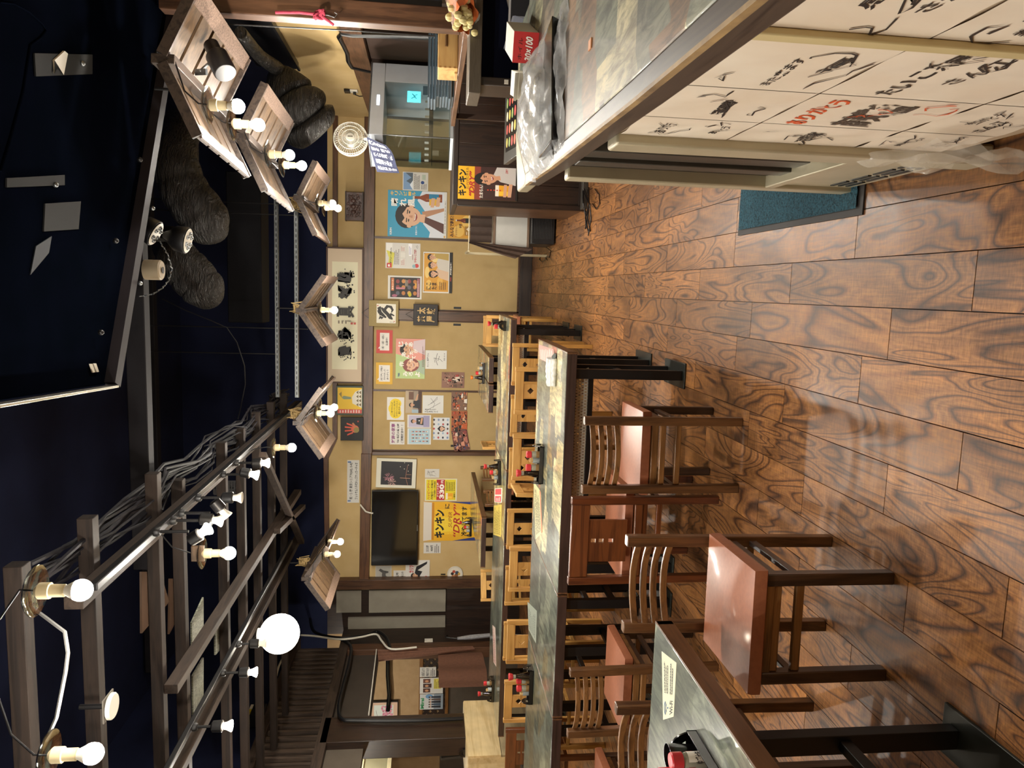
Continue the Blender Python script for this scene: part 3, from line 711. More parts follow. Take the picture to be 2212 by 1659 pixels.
single('torn_plastic', 'torn clear plastic flap hanging from the bottom of the paper front', 'plastic', MB().grid(flapf, 14, 12), PLASTIC)
# floor mat
m_ = thing('door_mat', 'dark teal pile mat on the floor beside the sliding door frame', 'mat', (.66, 3.0, 0))
part('rubber_edge', MB().bb(-.36, .36, -.52, .53, 0, .006), mat('black_rubber', '#2c2725', '#252120', .7), m_)
def pile_mat():
    m, nt, bs = newmat('teal_pile'); bs.inputs['Roughness'].default_value = .95
    nz = noise(nt, coords(nt, (1, 1, 1)), 120, 3); rp = ramp(nt, [(.35, '#0f2d38'), (.65, '#2a5665')]); nt.links.new(nz.outputs[0], rp.inputs[0]); nt.links.new(rp.outputs[0], bs.inputs['Base Color'])
    bump(nt, bs, nz.outputs[0], 1, .01); return m
pl = MB(); rr = random.Random(3)
pl.grid(lambda u, v: (-.335+.68*u, -.49+1.0*v, .012+.004*rr.random()), 68, 100)
part('pile', pl, pile_mat(), m_, stuff=True)
# ================================================================ lamps
WARM = (1.0, .94, .83, 1)
BULBM = emit('glowing_bulb', WARM, BULB_E*10)
CLEARG = glass('clear_glass', '#e6e8e4', .05, .5)
COLLAR = mat('bulb_collar', '#d8d4c8', '#d2cdc0', .4); SOCK = mat('cream_socket', '#cdbd96', '#c4b48c', .45)
def pendant(label, p, cord=.35, disc=True, r=.036, group=None, plaque=False, top=None):
    t = thing('pendant_bulb', label, 'lamp', p, 0, group)
    part('bulb', MB().lathe([(r*max(.001, math.sin(a)), -r*math.cos(a)) for a in [PI*.66*i/7 for i in range(8)]], 16), BULBM, t)
    part('bulb_collar', MB().lathe([(r*.89, r*.46), (r*.9, r*.5), (r*.5, r*1.25), (r*.45, r*1.5)], 14), COLLAR, t)
    part('socket', MB().lathe([(.016, r*1.3), (.022, r*1.4), (.022, r*2.6), (.028, r*2.65), (.028, r*3.6), (.012, r*4)], 12), SOCK, t)
    z = r*4.2
    if disc: part('glass_saucer', MB().lathe([(.012, z+.012), (.05, z+.006), (.082, z-.006), (.088, z-.012), (.08, z-.004), (.05, z+.010), (.012, z+.016)], 20), CLEARG, t)
    if plaque: part('wooden_plate', MB().bb(-.045, .045, -.01, .01, z-.02, z+.05), LSLAT, t, .003)
    tp = Vector(top)-Vector(p) if top is not None else Vector((0, .006, z+cord))
    part('cord', MB().tube([(0, 0, z-.02), (.004, 0, z+.25*(tp.z-z)), (tp.x*.3, tp.y*.3, z+.7*(tp.z-z)), tp], .004, 6), BLACKP, t)
    return t
LSLAT = wood('lamp_slat', '#3a2b1d', '#5c4630', 'x', .55); LEAVE = mat('speckled_board', '#42302a', '#846f60', .5, scale=110); LRIDGE = wood('lamp_ridge', '#2b211c', '#4d3f36', 'y', .5)
STRAW = mat('straw_rope', '#b59a6a', '#8f774c', .9, scale=60)
def gable_lamp(label, p, rz=0, up=.25, rope=True, dr=.15):
    t = thing('gable_lamp', label, 'lamp', p, rz, 'roof-shaped slatted wooden lamps')
    part('ridge_beam', MB().bb(-.022, .022, -.48, .48, -.055, .05), LRIDGE, t, .003)
    for s in (-1, 1):
        ax = Vector((s*.32, 0, -dr)).normalized()
        for k in range(5):
            y = -.38+.19*k
            part('roof_slat', MB().bar((s*.018, y, .005), (s*.345, y, -dr), .158, .012, (-ax.z*s, 0, ax.x*s)), LSLAT, t)
        part('eave_board', MB().bar((s*.31, -.465, -dr), (s*.31, .465, -dr), .085, .012, (s*dr, 0, .32)), LEAVE, t)
        for ye in (-.478, .478): part('edge_rafter', MB().bar((s*.02, ye, .0), (s*.345, ye, -dr-.005), .018, .05, (0, 0, 1)), LRIDGE, t)
    if rope:
        g = MB()
        for k in range(6): g.tube([(.035*math.cos(a*PI/4), .02+.035*math.sin(a*PI/4), .04+k*.022+.01*math.sin(a+k)) for a in range(9)], .011, 6)
        for k in range(7): g.tube([(.02*math.cos(k*2), .02*math.sin(k), .1), (.06*math.cos(k*2.1), .05*math.sin(k*1.7), .15+.02*k % .05), (.08*math.cos(k*2.3), .06*math.sin(k*2), .04+.02*(k % 3))], .004, 5)
        part('rope_tie', g, STRAW, t, stuff=True)
    part('hanger', MB().tube([(0, 0, .04), (0, 0, up)], .008, 6), BLACKM, t)
    return t
RZ = 2.74
GBL = 'bulbs under the slatted wooden lamps'
for nm, px, rz, bl, rp, up in [('nearest slatted gable lamp at upper right, below the dark hood', (.99, 4.22), .05, [(513, 230), (558, 270)], False, .2),
                       ('second slatted gable lamp, right behind the nearest one', (.93, 5.66), .04, [(625, 335), (652, 358)], False, .28),
                       ('third slatted gable lamp, farthest of the right-hand row above the carved box', (.80, 7.85), .03, [(718, 440), (730, 450)], True, .3),
                       ('slatted gable lamp roped to the slotted bars before the calligraphy scroll', (-.255, 7.95), 0, [(722, 670)], True, .32),
                       ('slatted gable lamp roped up beside the yellow framed picture', (-1.34, 7.75), 0, [(722, 880), (714, 893)], True, .3),
                       ('slatted gable lamp at left above the television', (-3.1, 8.2), 0, [(735, 1170), (728, 1197)], True, .3)]:
    gable_lamp(nm, (px[0], px[1], RZ), rz, up, rp, .15 if rz else .22)
    for i, b in enumerate(bl):
        q = onZ(b[0], b[1], 2.41)
        pendant('glowing globe bulb with %s under the %s' % ('cream socket, nearer one' if i == 0 else 'glass saucer, farther one', ' '.join(nm.split(',')[0].split()[:5])) if len(bl) > 1 else 'single glowing bulb under the lamp before the calligraphy scroll', q, .3, True, .034, GBL, top=(px[0]+(q.y-px[1])*-rz, q.y, RZ-.05))
pend = [((630, 967), 'X', -1.36, 'glowing bulb with glass saucer at the far end of the timber grid', False),
        ((495, 1195), 'Z', 2.6, 'glowing bulb with wooden plate behind its saucer, middle of the timber grid', True),
        ((175, 1275), 'Z', 2.66, 'glowing bulb with saucer close to the camera, on the right timber', False),
        ((200, 1628), 'Z', 2.66, 'large glowing bulb with saucer at the lower left picture corner', False)]
for (x, y), k, v, lab, pq in pend:
    q = onX(x, y, v) if k == 'X' else onZ(x, y, v)
    xs = min((-1.40, -2.45, -3.02), key=lambda a: abs(a-q.x)); pendant(lab, q, .3, True, .037, 'bulbs hung from the timber grid', pq, top=(xs, max(3.4, q.y) if abs(xs-q.x) < .5 and q.y > 2.9 else q.y, 2.975))
for x, y, z, l in [(-1.9, .9, 2.45, 'glowing bulb over the aisle behind the counter end'), (1.3, -.6, 2.7, 'glowing bulb over the near part of the serving counter'), (-2.4, .3, 2.75, 'glowing bulb over the seats nearest the front wall'), (-3.9, 5.6, 2.7, 'glowing bulb above the left end of the middle table row'), (-3.6, 2.6, 2.75, 'glowing bulb above the seats left of the near table')]:
    pendant(l, (x, y, z), .5, True, .037, None, top=(x, y, 4.995))
# bulb lighting the passage and the side room
pendant('glowing bulb over the passage behind the left doorway', (-6.3, 9.6, 2.6), .4, False, .036, None, top=(-6.3, 9.6, 4.995))
pendant('glowing bulb in the yellow side room at far left', (-6.0, 6.5, 2.4), .4, False, .036, None, top=(-6.0, 6.5, 4.995))

q = onZ(470, 150, 2.56)
t = thing('clip_spotlight', 'black two-part spotlight clipped under the nearest gable lamp', 'spotlight', q, .5)
M = Matrix.Rotation(1.1, 3, 'Y')
part('shade', MB().lathe([(.052, -.07), (.056, -.06), (.056, .05), (.03, .06)], 20, (.04, 0, -.01), M), BLACKM, t, .002)
part('housing', MB().lathe([(.036, .06), (.038, .07), (.038, .13), (.02, .14)], 18, (.04, 0, -.01), M), BLACKM, t)
part('clip', MB().bar((-.02, 0, .05), (.02, .05, .12), .03, .012), STEEL, t); part('arm', MB().tube([(.06, 0, .03), (.0, .02, .09)], .008, 6), STEEL, t)
# timber grid under the roof ---------------------------------------------------------
grid = thing('timber_grid', 'open brown timber grid hung under the roof over the tables', 'timber grid')
for x, a, b in [(-1.40, 3.25, 8.9), (-2.45, 4.4, 8.8), (-3.02, 3.3, 8.8)]:
    part('stringer', MB().bb(x-.03, x+.03, a, b, 2.965, 3.045), LATHY, grid, .003)
for i, y in enumerate([2.55, 2.98, 3.59, 4.43, 4.86, 5.88, 6.46, 7.05, 7.7, 8.35]):
    xr = [-1.12, -1.12, -1.12, -1.12, -1.27, -1.24, -1.24, -1.2, -1.2, -1.2][i]
    part('joist', MB().bb(-5.0, xr, y-.035, y+.035, 3.047, 3.117), LATH, grid, .003)
for a, b in [((-1.5, 6.6), (-3.0, 8.6)), ((-2.4, 7.2), (-2.6, 8.7))]:
    part('brace', MB().bar((a[0], a[1], 2.93), (b[0], b[1], 2.93), .05, .06), LATHY, grid)
PLY = mat('plywood_brown', '#4a3628', '#423024', .6)
def sheetz(px, z, t=.012):
    P = [onZ(x, y, z) for x, y in px]; return MB().hexa([(p.x, p.y, z) for p in P], [(p.x, p.y, z+t) for p in P])
single('plywood_sheet', 'brown plywood sheet laid on the timber grid left of its right beam', 'board', sheetz([(306, 1235), (346, 1235), (366, 1300), (307, 1368)], 3.12), PLY)
single('plywood_sheet', 'narrow brown plywood sheet beside the larger one on the timber grid', 'board', sheetz([(368, 1250), (395, 1250), (392, 1320), (366, 1370)], 3.12), PLY)
FADE = mat('faded_paint', '#8a8c7c', '#34332d', .7, scale=26, stretch=(8, 1, 1))
single('painted_board', 'faded pale painted board lying on the left part of the timber grid', 'board', sheetz([(415, 1345), (440, 1290), (440, 1390), (416, 1440)], 3.12), FADE)
single('painted_board', 'second faded painted board farther along the left timber grid', 'board', sheetz([(465, 1340), (487, 1300), (487, 1390), (466, 1415)], 3.12), FADE)
single('painted_board', 'third faded painted board nearest the left picture edge of the grid', 'board', sheetz([(417, 1460), (440, 1420), (440, 1510), (418, 1545)], 3.12), FADE)
# tracks and spots
def track(label, x, y0, y1):
    t = thing('light_track', label, 'light track', (x, 0, 0))
    part('rail', MB().bb(-.018, .018, y0, y1, 2.925, 2.96), BLACKM, t, .004)
    return t
track('black lighting track along the right beam of the timber grid', -1.35, 3.3, 8.6)
track('black lighting track along the left beam of the timber grid', -2.78, 3.2, 8.0)
SPOTON = emit('spot_lamp_glow', (1, .86, .66, 1), 90)
def spotlight(label, q, ztrack, lit, tilt=0):
    t = thing('track_spotlight', label, 'spotlight', (q.x, q.y, q.z), 0, 'spotlights on the lighting tracks')
    L = ztrack-q.z
    part('base', MB().lathe([(.02, L-.03), (.026, L-.02), (.026, L-.001)], 12), BLACKM, t)
    part('arm', MB().tube([(0, 0, .08), (0, 0, L-.02)], .009, 8), BLACKM, t)
    M = Matrix.Rotation(tilt, 3, 'Y')
    part('head', MB().lathe([(.020, .095), (.034, .085), (.036, .028), (.03, .022)], 14, (0, 0, 0), M), BLACKM, t)
    part('lamp', MB().lathe([(.018, .026), (.022, .0), (.036, -.028), (.034, -.032), (.0001, -.034)], 14, (0, 0, 0), M), SPOTON if lit else WHITEP, t)
    return t
for (x, y), X, zt, lit, lab, tl in [((572, 1000), -1.35, 2.925, True, 'lit spotlight at the far end of the right track', 0), ((548, 1025), -1.35, 2.925, True, 'second lit spotlight from the far end of the right track', .2),
        ((512, 1075), -1.35, 2.925, False, 'unlit white spotlight hanging straight on the right track', 0), ((484, 1108), -1.35, 2.925, False, 'unlit spotlight tilted sideways on the right track', .9), ((468, 1124), -1.35, 2.925, False, 'unlit white spotlight next to the lit one on the right track', .1),
        ((441, 1148), -1.33, 2.925, True, 'lit spotlight just above the bulb with the wooden plate', -.6),
        ((545, 1452), -2.78, 2.925, True, 'lit spotlight on the left track beside the white globe', 0), ((490, 1568), -2.78, 2.925, True, 'lit spotlight on the left track, nearest the picture edge', 0), ((566, 1390), -2.78, 2.925, False, 'spotlight on the left track right before the white globe', 0)]:
    spotlight(lab, onX(x, y, X), zt, lit, tl)
gl = onX(604, 1369, -2.95)
t = thing('globe_lantern', 'large round glowing white globe lantern at left over the tables', 'lantern', gl)
part('globe', MB().ball((0, 0, 0), .165, 24, 14), emit('lantern_glow', (1, .93, .78, 1), 5.5), t)
part('cap', MB().lathe([(.05, .158), (.05, .18), (.01, .19)], 14), WHITEP, t)
part('cord', MB().tube([(0, 0, .18), (-3.02-gl.x, 0, 2.97-gl.z)], .005, 6), BLACKP, t)
q = onZ(247, 1525, 2.9)
t = thing('round_sensor', 'round white disc on a square plate in the dark timber grid', 'sensor', q)
part('disc', MB().lathe([(.055, 0), (.06, .006), (.06, .018), (.05, .024)], 20), WHITEP, t); part('plate', MB().bb(-.055, .055, -.055, .055, .024, .03), GREYW, t); part('stem', MB().tube([(0, 0, .03), (0, 0, 3.05-q.z)], .012, 8), BLACKM, t)
# cables along the grid
cb = MB(); rr = random.Random(11)
for k in range(14):
    x0 = -1.32+rr.uniform(-.08, .1); z0 = 3.07+rr.uniform(0, .10)
    cb.tube([(x0+rr.uniform(-.04, .04), y, z0+rr.uniform(-.025, .03)+(.07 if y % 1.2 < .3 else 0)) for y in [3.2+.35*i for i in range(17)]], rr.choice([.006, .008, .011]), 5)
o = single('cable_bundle', 'tangle of black cables running along the right beam of the timber grid', 'cables', cb, mat('dusty_cable', '#17161a', '#26242a', .7, scale=20, spec=.2)); o['kind'] = 'stuff'
ck = MB(); P = [onX(40, 1290, -1.3), onX(140, 1365, -1.32), onX(147, 1410, -1.36), onX(142, 1450, -1.42), onX(122, 1550, -1.6), onX(100, 1600, -1.7)]
single('grey_cable', 'grey cable drooping between the two nearest bulbs at the left picture edge', 'cable', MB().tube(P, .007, 6), mat('grey_cable', '#7c7a78', '#6c6a68', .4))
P = [onX(x, y, -5.05) for x, y in [(600, 1560), (650, 1545), (745, 1545)]]
# steel bars
for i, (z, lab) in enumerate([(3.075, 'upper slotted steel bar above the roped lamp'), (2.875, 'lower slotted steel bar above the roped lamp')]):
    t = thing('slotted_bar', lab, 'steel bar', (0, 8.02+.0*i, z))
    part('bar', MB().bb(-1.2, .92, 0, .004, -.02, .02).bb(-1.2, .92, 0, .03, -.02, -.016), STEEL, t)
    g = MB(); x = -1.17
    while x < .9: g.bb(x, x+.032, -.002, .006, -.004, .005); x += .055
    part('slots', g, BLACKP, t, stuff=True)
RODS = []
for (y, a, b) in [(443, 560, 640), (467, 600, 670), (711, 450, 665), (765, 300, 602)]:
    p, q = onY(a, y, 8.05), onY(b, y, 8.05)
    single('hanging_rod', 'thin steel rod dropping from the dark roof, %s' % {443: 'rightmost of four', 467: 'second from right', 711: 'left of the roped lamp', 765: 'leftmost of four'}[y], 'rod', MB().tube([(q.x, q.y, q.z), (q.x, q.y, 4.99)], .006, 6), BLACKM, group='thin hanging rods')
struct('trim_12', MB().bb(-4.9, 2.3, 9.2, 9.32, 4.72, 4.95), mat('roof_beam_grey', '#1b191b', '#161417', .7, spec=.15), .01)
struct('trim_13', MB().bb(-.45, 1.2, 8.6, 9.0, 3.35, 3.72), mat('dark_box_beam', '#111013', '#0c0c0f', .7, spec=.15), .01)
struct('trim_14', MB().bb(-1.9, 2.3, 4.92, 5.02, 3.28, 3.40), MATS['roof_beam_grey'], .006)
# ---------------------------------------------------------------- hood
HOOD = mat('hood_metal', '#070a14', '#05080f', .8, spec=0)
hd = thing('ventilation_hood', 'large dark ventilation hood hanging under the roof, lit along its left edge', 'hood', (0, 0, 0))
pa, pb, pc = (-.515, 3.78), (2.2, 5.14), (-.43, 2.4)
part('body', MB().prism([pa, pc, (2.2, 2.4), pb], 3.05, 3.5), HOOD, hd, .01)
part('rim', MB().bar((pa[0], pa[1], 3.03), (pb[0], pb[1], 3.03), .07, .06).bar((2.2, 2.4, 3.03), (pc[0], pc[1], 3.03), .05, .05), mat('hood_rim', '#221d20', '#1b171a', .6, spec=.2), hd)
part('lit_edge', MB().bar((pa[0]-.008, pa[1], 3.02), (pc[0]-.008, pc[1], 3.02), .012, .05), mat('bright_steel', '#c9c6bd', '#b8b4aa', .25, .8), hd, .002, label='bright steel edge strip')
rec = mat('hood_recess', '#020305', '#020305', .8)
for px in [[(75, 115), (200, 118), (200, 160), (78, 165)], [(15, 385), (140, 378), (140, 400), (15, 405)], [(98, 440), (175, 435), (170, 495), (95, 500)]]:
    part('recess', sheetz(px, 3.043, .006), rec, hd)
for px in [[(78, 532), (112, 510), (106, 546), (66, 594)]]: part('sticker', sheetz(px, 3.044, .004), mat('dim_sticker', '#1d2530', '#161d27', .6), hd)
part('glass_rings', MB().tube([onZ(x, y, 3.046) for x, y in [(0, 5), (30, 8), (62, 25), (90, 50), (100, 66), (88, 82), (66, 98), (50, 200), (20, 310), (2, 370)]], .004, 6), HOOD, hd)
for px in [(178, 137), (120, 399)]: part('screw', MB().ball(onZ(*px, 3.04), .012, 8, 6), STEEL, hd)
for px in [[(195, 786), (200, 786), (206, 804), (201, 805)], [(203, 785), (208, 785), (214, 803), (209, 804)]]: part('white_tab', sheetz(px, 3.04, .006), WHITEP, hd)
part('clip', sheetz([(118, 130), (140, 110), (147, 116), (138, 162), (117, 160)], 3.035, .008), PAPER, hd, label='torn white paper clip')
for px in [(340, 113), (330, 135), (302, 345), (250, 520), (218, 718)]: part('knob', MB().ball(onZ(*px, 3.02), .014, 8, 6), BLACKM, hd)
for px in [(330, 450), (303, 612)]: part('bolt', MB().ball(onZ(*px, 2.995), .012, 8, 6), STEEL, hd)
# drum and LED cans on the beam behind
q = onY(332, 583, 4.86)
t = thing('ceiling_sounder', 'cream drum-shaped sounder under the dark beam beside the hood', 'sounder', (q.x, q.y, q.z))
part('drum', MB().lathe([(.055, -.05), (.062, -.042), (.062, .05), (.05, .055)], 20), mat('beige_plastic', '#a2927a', '#998a72', .5), t)
part('grille', MB().lathe([(.018, -.0515), (.022, -.056), (.0001, -.057)], 12), BLACKM, t)
for (x, y), rz, lab in [((336, 505), .5, 'black spotlight can with white six-lens face, nearer the hood'), ((405, 520), .2, 'black spotlight can with six lenses, right of the chain')]:
    q = onY(x, y, 4.75); t = thing('lens_spotlight', lab, 'spotlight', (q.x, q.y, q.z))
    M = Matrix.Rotation(rz, 3, 'Y')
    part('can', MB().lathe([(.08, 0), (.082, .004), (.075, .07), (.04, .11), (.02, .14)], 20, (0, 0, 0), M), BLACKM, t)
    part('face_plate', MB().lathe([(.074, -.004), (.072, -.006), (.0001, -.006)], 20, (0, 0, 0), M), WHITEP, t)
    lm = MB()
    for k in range(6): part('lens', MB().ball(tuple(M @ Vector((.042*math.cos(k*PI/3), .042*math.sin(k*PI/3), -.008))), .014, 8, 6), STEEL, t)
    part('bracket', MB().bar((0, 0, .12), (0, .1, .3), .02, .006), BLACKM, t)
ch_ = MB(); P = [onY(*p, 4.7) for p in [(346, 522), (362, 548), (372, 580), (366, 605), (352, 622), (332, 635), (300, 641)]]
for a, b in zip(P, P[1:]):
    for k in range(4):
        p = a.lerp(b, k/4); q2 = a.lerp(b, (k+.9)/4); ch_.tube([p, p.lerp(q2, .5)+Vector((0, .008*(-1)**k, .004)), q2], .004, 5)
o = single('hanging_chain', 'thin steel chain looping between the spotlight cans and the hood', 'chain', ch_, STEEL); o['kind'] = 'stuff'
# ducts
def duct_mat():
    m, nt, bs = newmat('black_duct_film'); bs.inputs['Base Color'].default_value = hx('#262422'); bs.inputs['Roughness'].default_value = .34
    nz = noise(nt, coords(nt, (5, 5, 22)), 1.6, 4, .6, 1.2); bump(nt, bs, nz.outputs[0], 1.0, .05); return m
DUCT = duct_mat()
def duct(name, label, px, Y, rad, ribs, amp=.1):
    P = [onY(x, y, Y+dy) for x, y, dy in px]; pts = []; rs_ = []
    n = 72
    for i in range(n+1):
        f = i/n*(len(P)-1); k = min(int(f), len(P)-2); u = f-k
        p0, p1, p2, p3 = P[max(k-1, 0)], P[k], P[k+1], P[min(k+2, len(P)-1)]
        pts.append(.5*((2*p1)+(-p0+p2)*u+(2*p0-5*p1+4*p2-p3)*u*u+(-p0+3*p1-3*p2+p3)*u**3))
        r0 = rad[k]*(1-u)+rad[k+1]*u; rs_.append(r0*(1-amp+amp*abs(math.sin(i/n*PI*ribs))**.5))
    return single(name, label, 'duct', MB().tube(pts, rs_, 22), DUCT)
duct('flexible_duct', 'fat bulging black flexible duct against the cream wall at upper right', [(596, 150, 0), (625, 200, 0), (645, 232, 0), (668, 265, .05), (690, 290, .1)], 7.7, [.10, .25, .29, .30, .24], 3, .28)
duct('flexible_duct', 'black film duct arching behind the hood rim', [(395, 265, .5), (380, 340, 0), (398, 410, -.1), (440, 470, -.1), (448, 505, 0)], 7.4, [.17, .20, .22, .23, .17], 7, .06)
duct('flexible_duct', 'lower black film duct beside the cream sounder', [(365, 520, .3), (385, 560, 0), (410, 590, 0), (440, 625, 0), (448, 640, .1)], 7.2, [.16, .19, .21, .2, .12], 6, .06)
duct('corner_hose', 'slim black hose bundle passing the dark wall box', [(520, 70, -1.2), (560, 120, -.5), (600, 150, 0), (620, 175, .2)], 7.6, [.05, .06, .07, .08], 9, .05)

# small things under the roof
single('thin_wire', 'thin black wire drooping from the ducts to the timber grid', 'cable', MB().tube([onY(x, y, 7.4) for x, y in [(350, 645), (400, 670), (450, 690), (490, 708), (512, 740), (528, 790), (530, 830), (520, 880), (514, 905)]], .005, 6), BLACKP)
vg = thing('vent_grille', 'pale square-meshed vent grille behind the far joists of the timber grid', 'grille', (0, 0, 0))
A, B = onY(462, 1068, 7.6), onY(528, 1040, 7.6)
g = MB()
for i in range(9): x = A.x+(B.x-A.x)*i/8; g.bb(x-.006, x+.006, 7.6, 7.612, B.z, A.z)
for i in range(13): z = B.z+(A.z-B.z)*i/12; g.bb(A.x, B.x, 7.598, 7.61, z-.006, z+.006)
part('bars', g, mat('dim_grille', '#4a4a4c', '#404042', .5), vg, stuff=True)
part('hook', MB().bb((A.x+B.x)/2-.01, (A.x+B.x)/2+.01, 7.6, 7.66, B.z+.1, A.z+.02), BLACKM, vg)
# ================================================================ sheets, posters and frames on the back wall
def sheet_on(name, label, cat, px, Y, base, items, t=.003, tilt=0, group=None, m=None, bevel=0, lift=.0012):
    x0, x1, y0, y1 = px
    c = onY((x0+x1)/2, (y0+y1)/2, Y); l, r_ = onY((x0+x1)/2, y1, Y), onY((x0+x1)/2, y0, Y); a, b = onY(x1, (y0+y1)/2, Y), onY(x0, (y0+y1)/2, Y)
    w, h = r_.x-l.x, b.z-a.z
    o = single(name, label, cat, MB().bb(0, w, 0, t, 0, h), m or flat(base), group=group, bevel=bevel)
    ct_, st = math.cos(tilt), math.sin(tilt)
    o.location = (c.x-(w/2)*ct_-(h/2)*st, Y-t, c.z-(h/2)*ct_+(w/2)*st); o.rotation_euler = (0, tilt, 0)
    draw(items, w, h, o, lambda a_, b_, z: (a_*w, -lift-z, b_*h))
    return o, w, h
def pins(k=.03):
    return [('e', .04, .96, .012, .012, '#222222'), ('e', .96, .96, .012, .012, '#222222')]
def beer_glass(x0, x1, y0, y1, foam=.25):
    return [('p', [(x0+.04*(x1-x0), y0), (x1-.04*(x1-x0), y0), (x1, y1), (x0, y1)], '#e9a51e'), ('p', [(x0+.1*(x1-x0), y0+.03), (x0+.45*(x1-x0), y0+.03), (x0+.45*(x1-x0), y1), (x0+.08*(x1-x0), y1)], '#f4c43a'), ('r', x0, y1-(y1-y0)*foam, x1, y1, '#efe7d6')]
def bottle(cx, y0, y1, w, body='#7c3f20', label='#2f6f93'):
    h = y1-y0
    return [('p', [(cx-w/2, y0), (cx+w/2, y0), (cx+w/2, y0+h*.55), (cx+w*.18, y0+h*.75), (cx+w*.16, y1), (cx-w*.16, y1), (cx-w*.18, y0+h*.75), (cx-w/2, y0+h*.55)], body),
            ('p', [(cx-w*.3, y0+h*.02), (cx-w*.12, y0+h*.02), (cx-w*.1, y0+h*.55), (cx-w*.25, y0+h*.55)], '#a5653a'),
            ('r', cx-w/2, y0+h*.12, cx+w/2, y0+h*.45, label), ('r', cx-w*.17, y1-h*.06, cx+w*.17, y1, '#d8d2c0')]
Yr, Yd, Yl = 10.918, 10.95, 10.995
S = sheet_on; GP = 'sheets pinned to the sliding doors'
S('info_sheet', 'white sheet with blue snowy picture, right of the blue beer poster', 'poster', (870, 925, 372, 412), Yd, '#d9d6cd',
  [('r', .04, .6, .96, .97, '#7f9fc4'), ('p', [(.3, .6), (.5, .86), (.7, .66), (.96, .9), (.96, .6)], '#56636f'), ('p', [(.04, .6), (.3, .72), (.55, .6)], '#e6ecf2'), ('lines', .08, .32, .92, .56, 5, '#4a4a4a'), ('e', .45, .22, .09, .07, '#2d4a86'), ('r', .6, .1, .88, .24, '#b9c4b0'), ('lines', .08, .05, .4, .28, 4, '#555555')])
beer = [('r', 0, 0, 1, 1, '#3f9dc0'),
        ('p', [(.0, .0), (1, .0), (1, .42), (.8, .5), (.55, .36), (.3, .40), (.12, .28), (0, .30)], '#d9dde4'), ('p', [(.42, .4), (.6, .02), (.66, .02), (.56, .42)], '#b98a6a'),
        ('p', [(.08, .02), (.3, .02), (.46, .38), (.42, .44), (.34, .40)], '#5c3a34')]
beer += face(.45, .63, .27, .72, '#dcb090', '#2a2320', -.12)
beer += bottle(.86, .08, .58, .17, '#8a4526', '#2e7fa5')
beer += [('r', .70, .12, .84, .30, '#e2b23a'), ('p', [(.66, .22), (.86, .20), (.86, .26), (.66, .28)], '#d8aa88'), ('p', [(.68, .13), (.88, .11), (.88, .17), (.68, .19)], '#d8aa88'),
         ('v', '晴れ風', .0, 0, .01, .01, '#f2f2ea')]
beer = beer[:-1]
for i, c in enumerate('晴れ風'): beer.append(('t', c, .66, .83-.145*i, .17, .12, '#f6f4ea', .03))
for i, c in enumerate('キリンビール'): beer.append(('t', c, .89, .90-.073*i, .09, .058 if c != 'ー' else .05, '#e8c46a', .03))
beer += [('t', 'KIRIN', .04, .93, .15, .035, '#f0eee6', .03), ('t', '目覚めです。', .05, .50, .2, .03, '#e8eef2', .02), ('r', 0, 0, 1, .045, '#dcdad2'), ('lines', .1, .012, .9, .035, 1, '#888888'), ('e', .03, .03, .02, .016, '#d09a2a')]
S('beer_poster', 'light blue beer poster of a smiling man in a white shirt with a bottle', 'poster', (838, 965, 413, 513), Yd, '#3f9dc0', beer)
S('beer_flyer', 'small golden flyer with a dark beer bottle below the blue beer poster', 'poster', (968, 1026, 463, 515), Yd, '#d8a43c',
  [('r', .02, .02, .98, .98, '#d2982f'), ('e', .3, .6, .25, .2, '#e3b85a'), ('e', .7, .3, .25, .2, '#e6bf62')] + bottle(.74, .06, .72, .2, '#6b2c18', '#1e1a18') +
  [('t', 'みんなで乾杯！', .05, .78, .86, .16, '#3a1d12', .03), ('t', 'うまさをもっと', .06, .66, .5, .07, '#7a2c1a'), ('t', '金麦', .42, .48, .18, .12, '#3a2416', .02), ('r', .12, .08, .5, .38, '#a0762e'), ('t', '金', .3, .12, .17, .2, '#f2ead6', .03), ('lines', .15, .12, .28, .34, 3, '#f0e2c0')])
S('event_flyer', 'pale flyer with a red flower and timetable, right of the dark menu sheet', 'poster', (833, 908, 525, 580), Yr, '#d6d3cc',
  [('p', [(.55, .82), (.98, .8), (.98, .98), (.6, .98)], '#e9e7e2'), ('p', [(.02, .8), (.6, .74), (.7, .98), (.4, .9), (.02, .94)], '#d6cf55'), ('r', .02, .82, .2, .96, '#c9423c'), ('e', .1, .9, .05, .03, '#f2ece0'), ('t', '親子はべ UMInchu', .2, .82, .6, .06, '#3d3a2e', .02),
   ('lines', .15, .60, .8, .76, 4, '#6a6660'), ('r', .1, .42, .9, .58, '#c9c4ba'), ('r', .11, .43, .4, .57, '#dedad2'), ('r', .42, .43, .64, .57, '#dedad2'), ('r', .66, .43, .89, .57, '#dedad2'), ('lines', .13, .45, .38, .56, 3, '#b06a5c'), ('lines', .68, .45, .87, .56, 3, '#b06a5c'),
   ('p', [(.5, .25), (.97, .24), (.99, .30), (.97, .35), (.5, .33)], '#f4f2f2'), ('lines', .55, .26, .9, .33, 2, '#7a78a0'), ('t', 'ひないこ楽園', .25, .11, .5, .07, '#b8343a', .03), ('lines', .35, .2, .6, .24, 1, '#8a4a44'), ('e', .12, .1, .08, .06, '#cc4040'), ('e', .1, .18, .07, .05, '#8fb4bb'), ('s', [(.8, .08), (.9, .13), (.85, .06), (.93, .1)], .01, '#444444')])
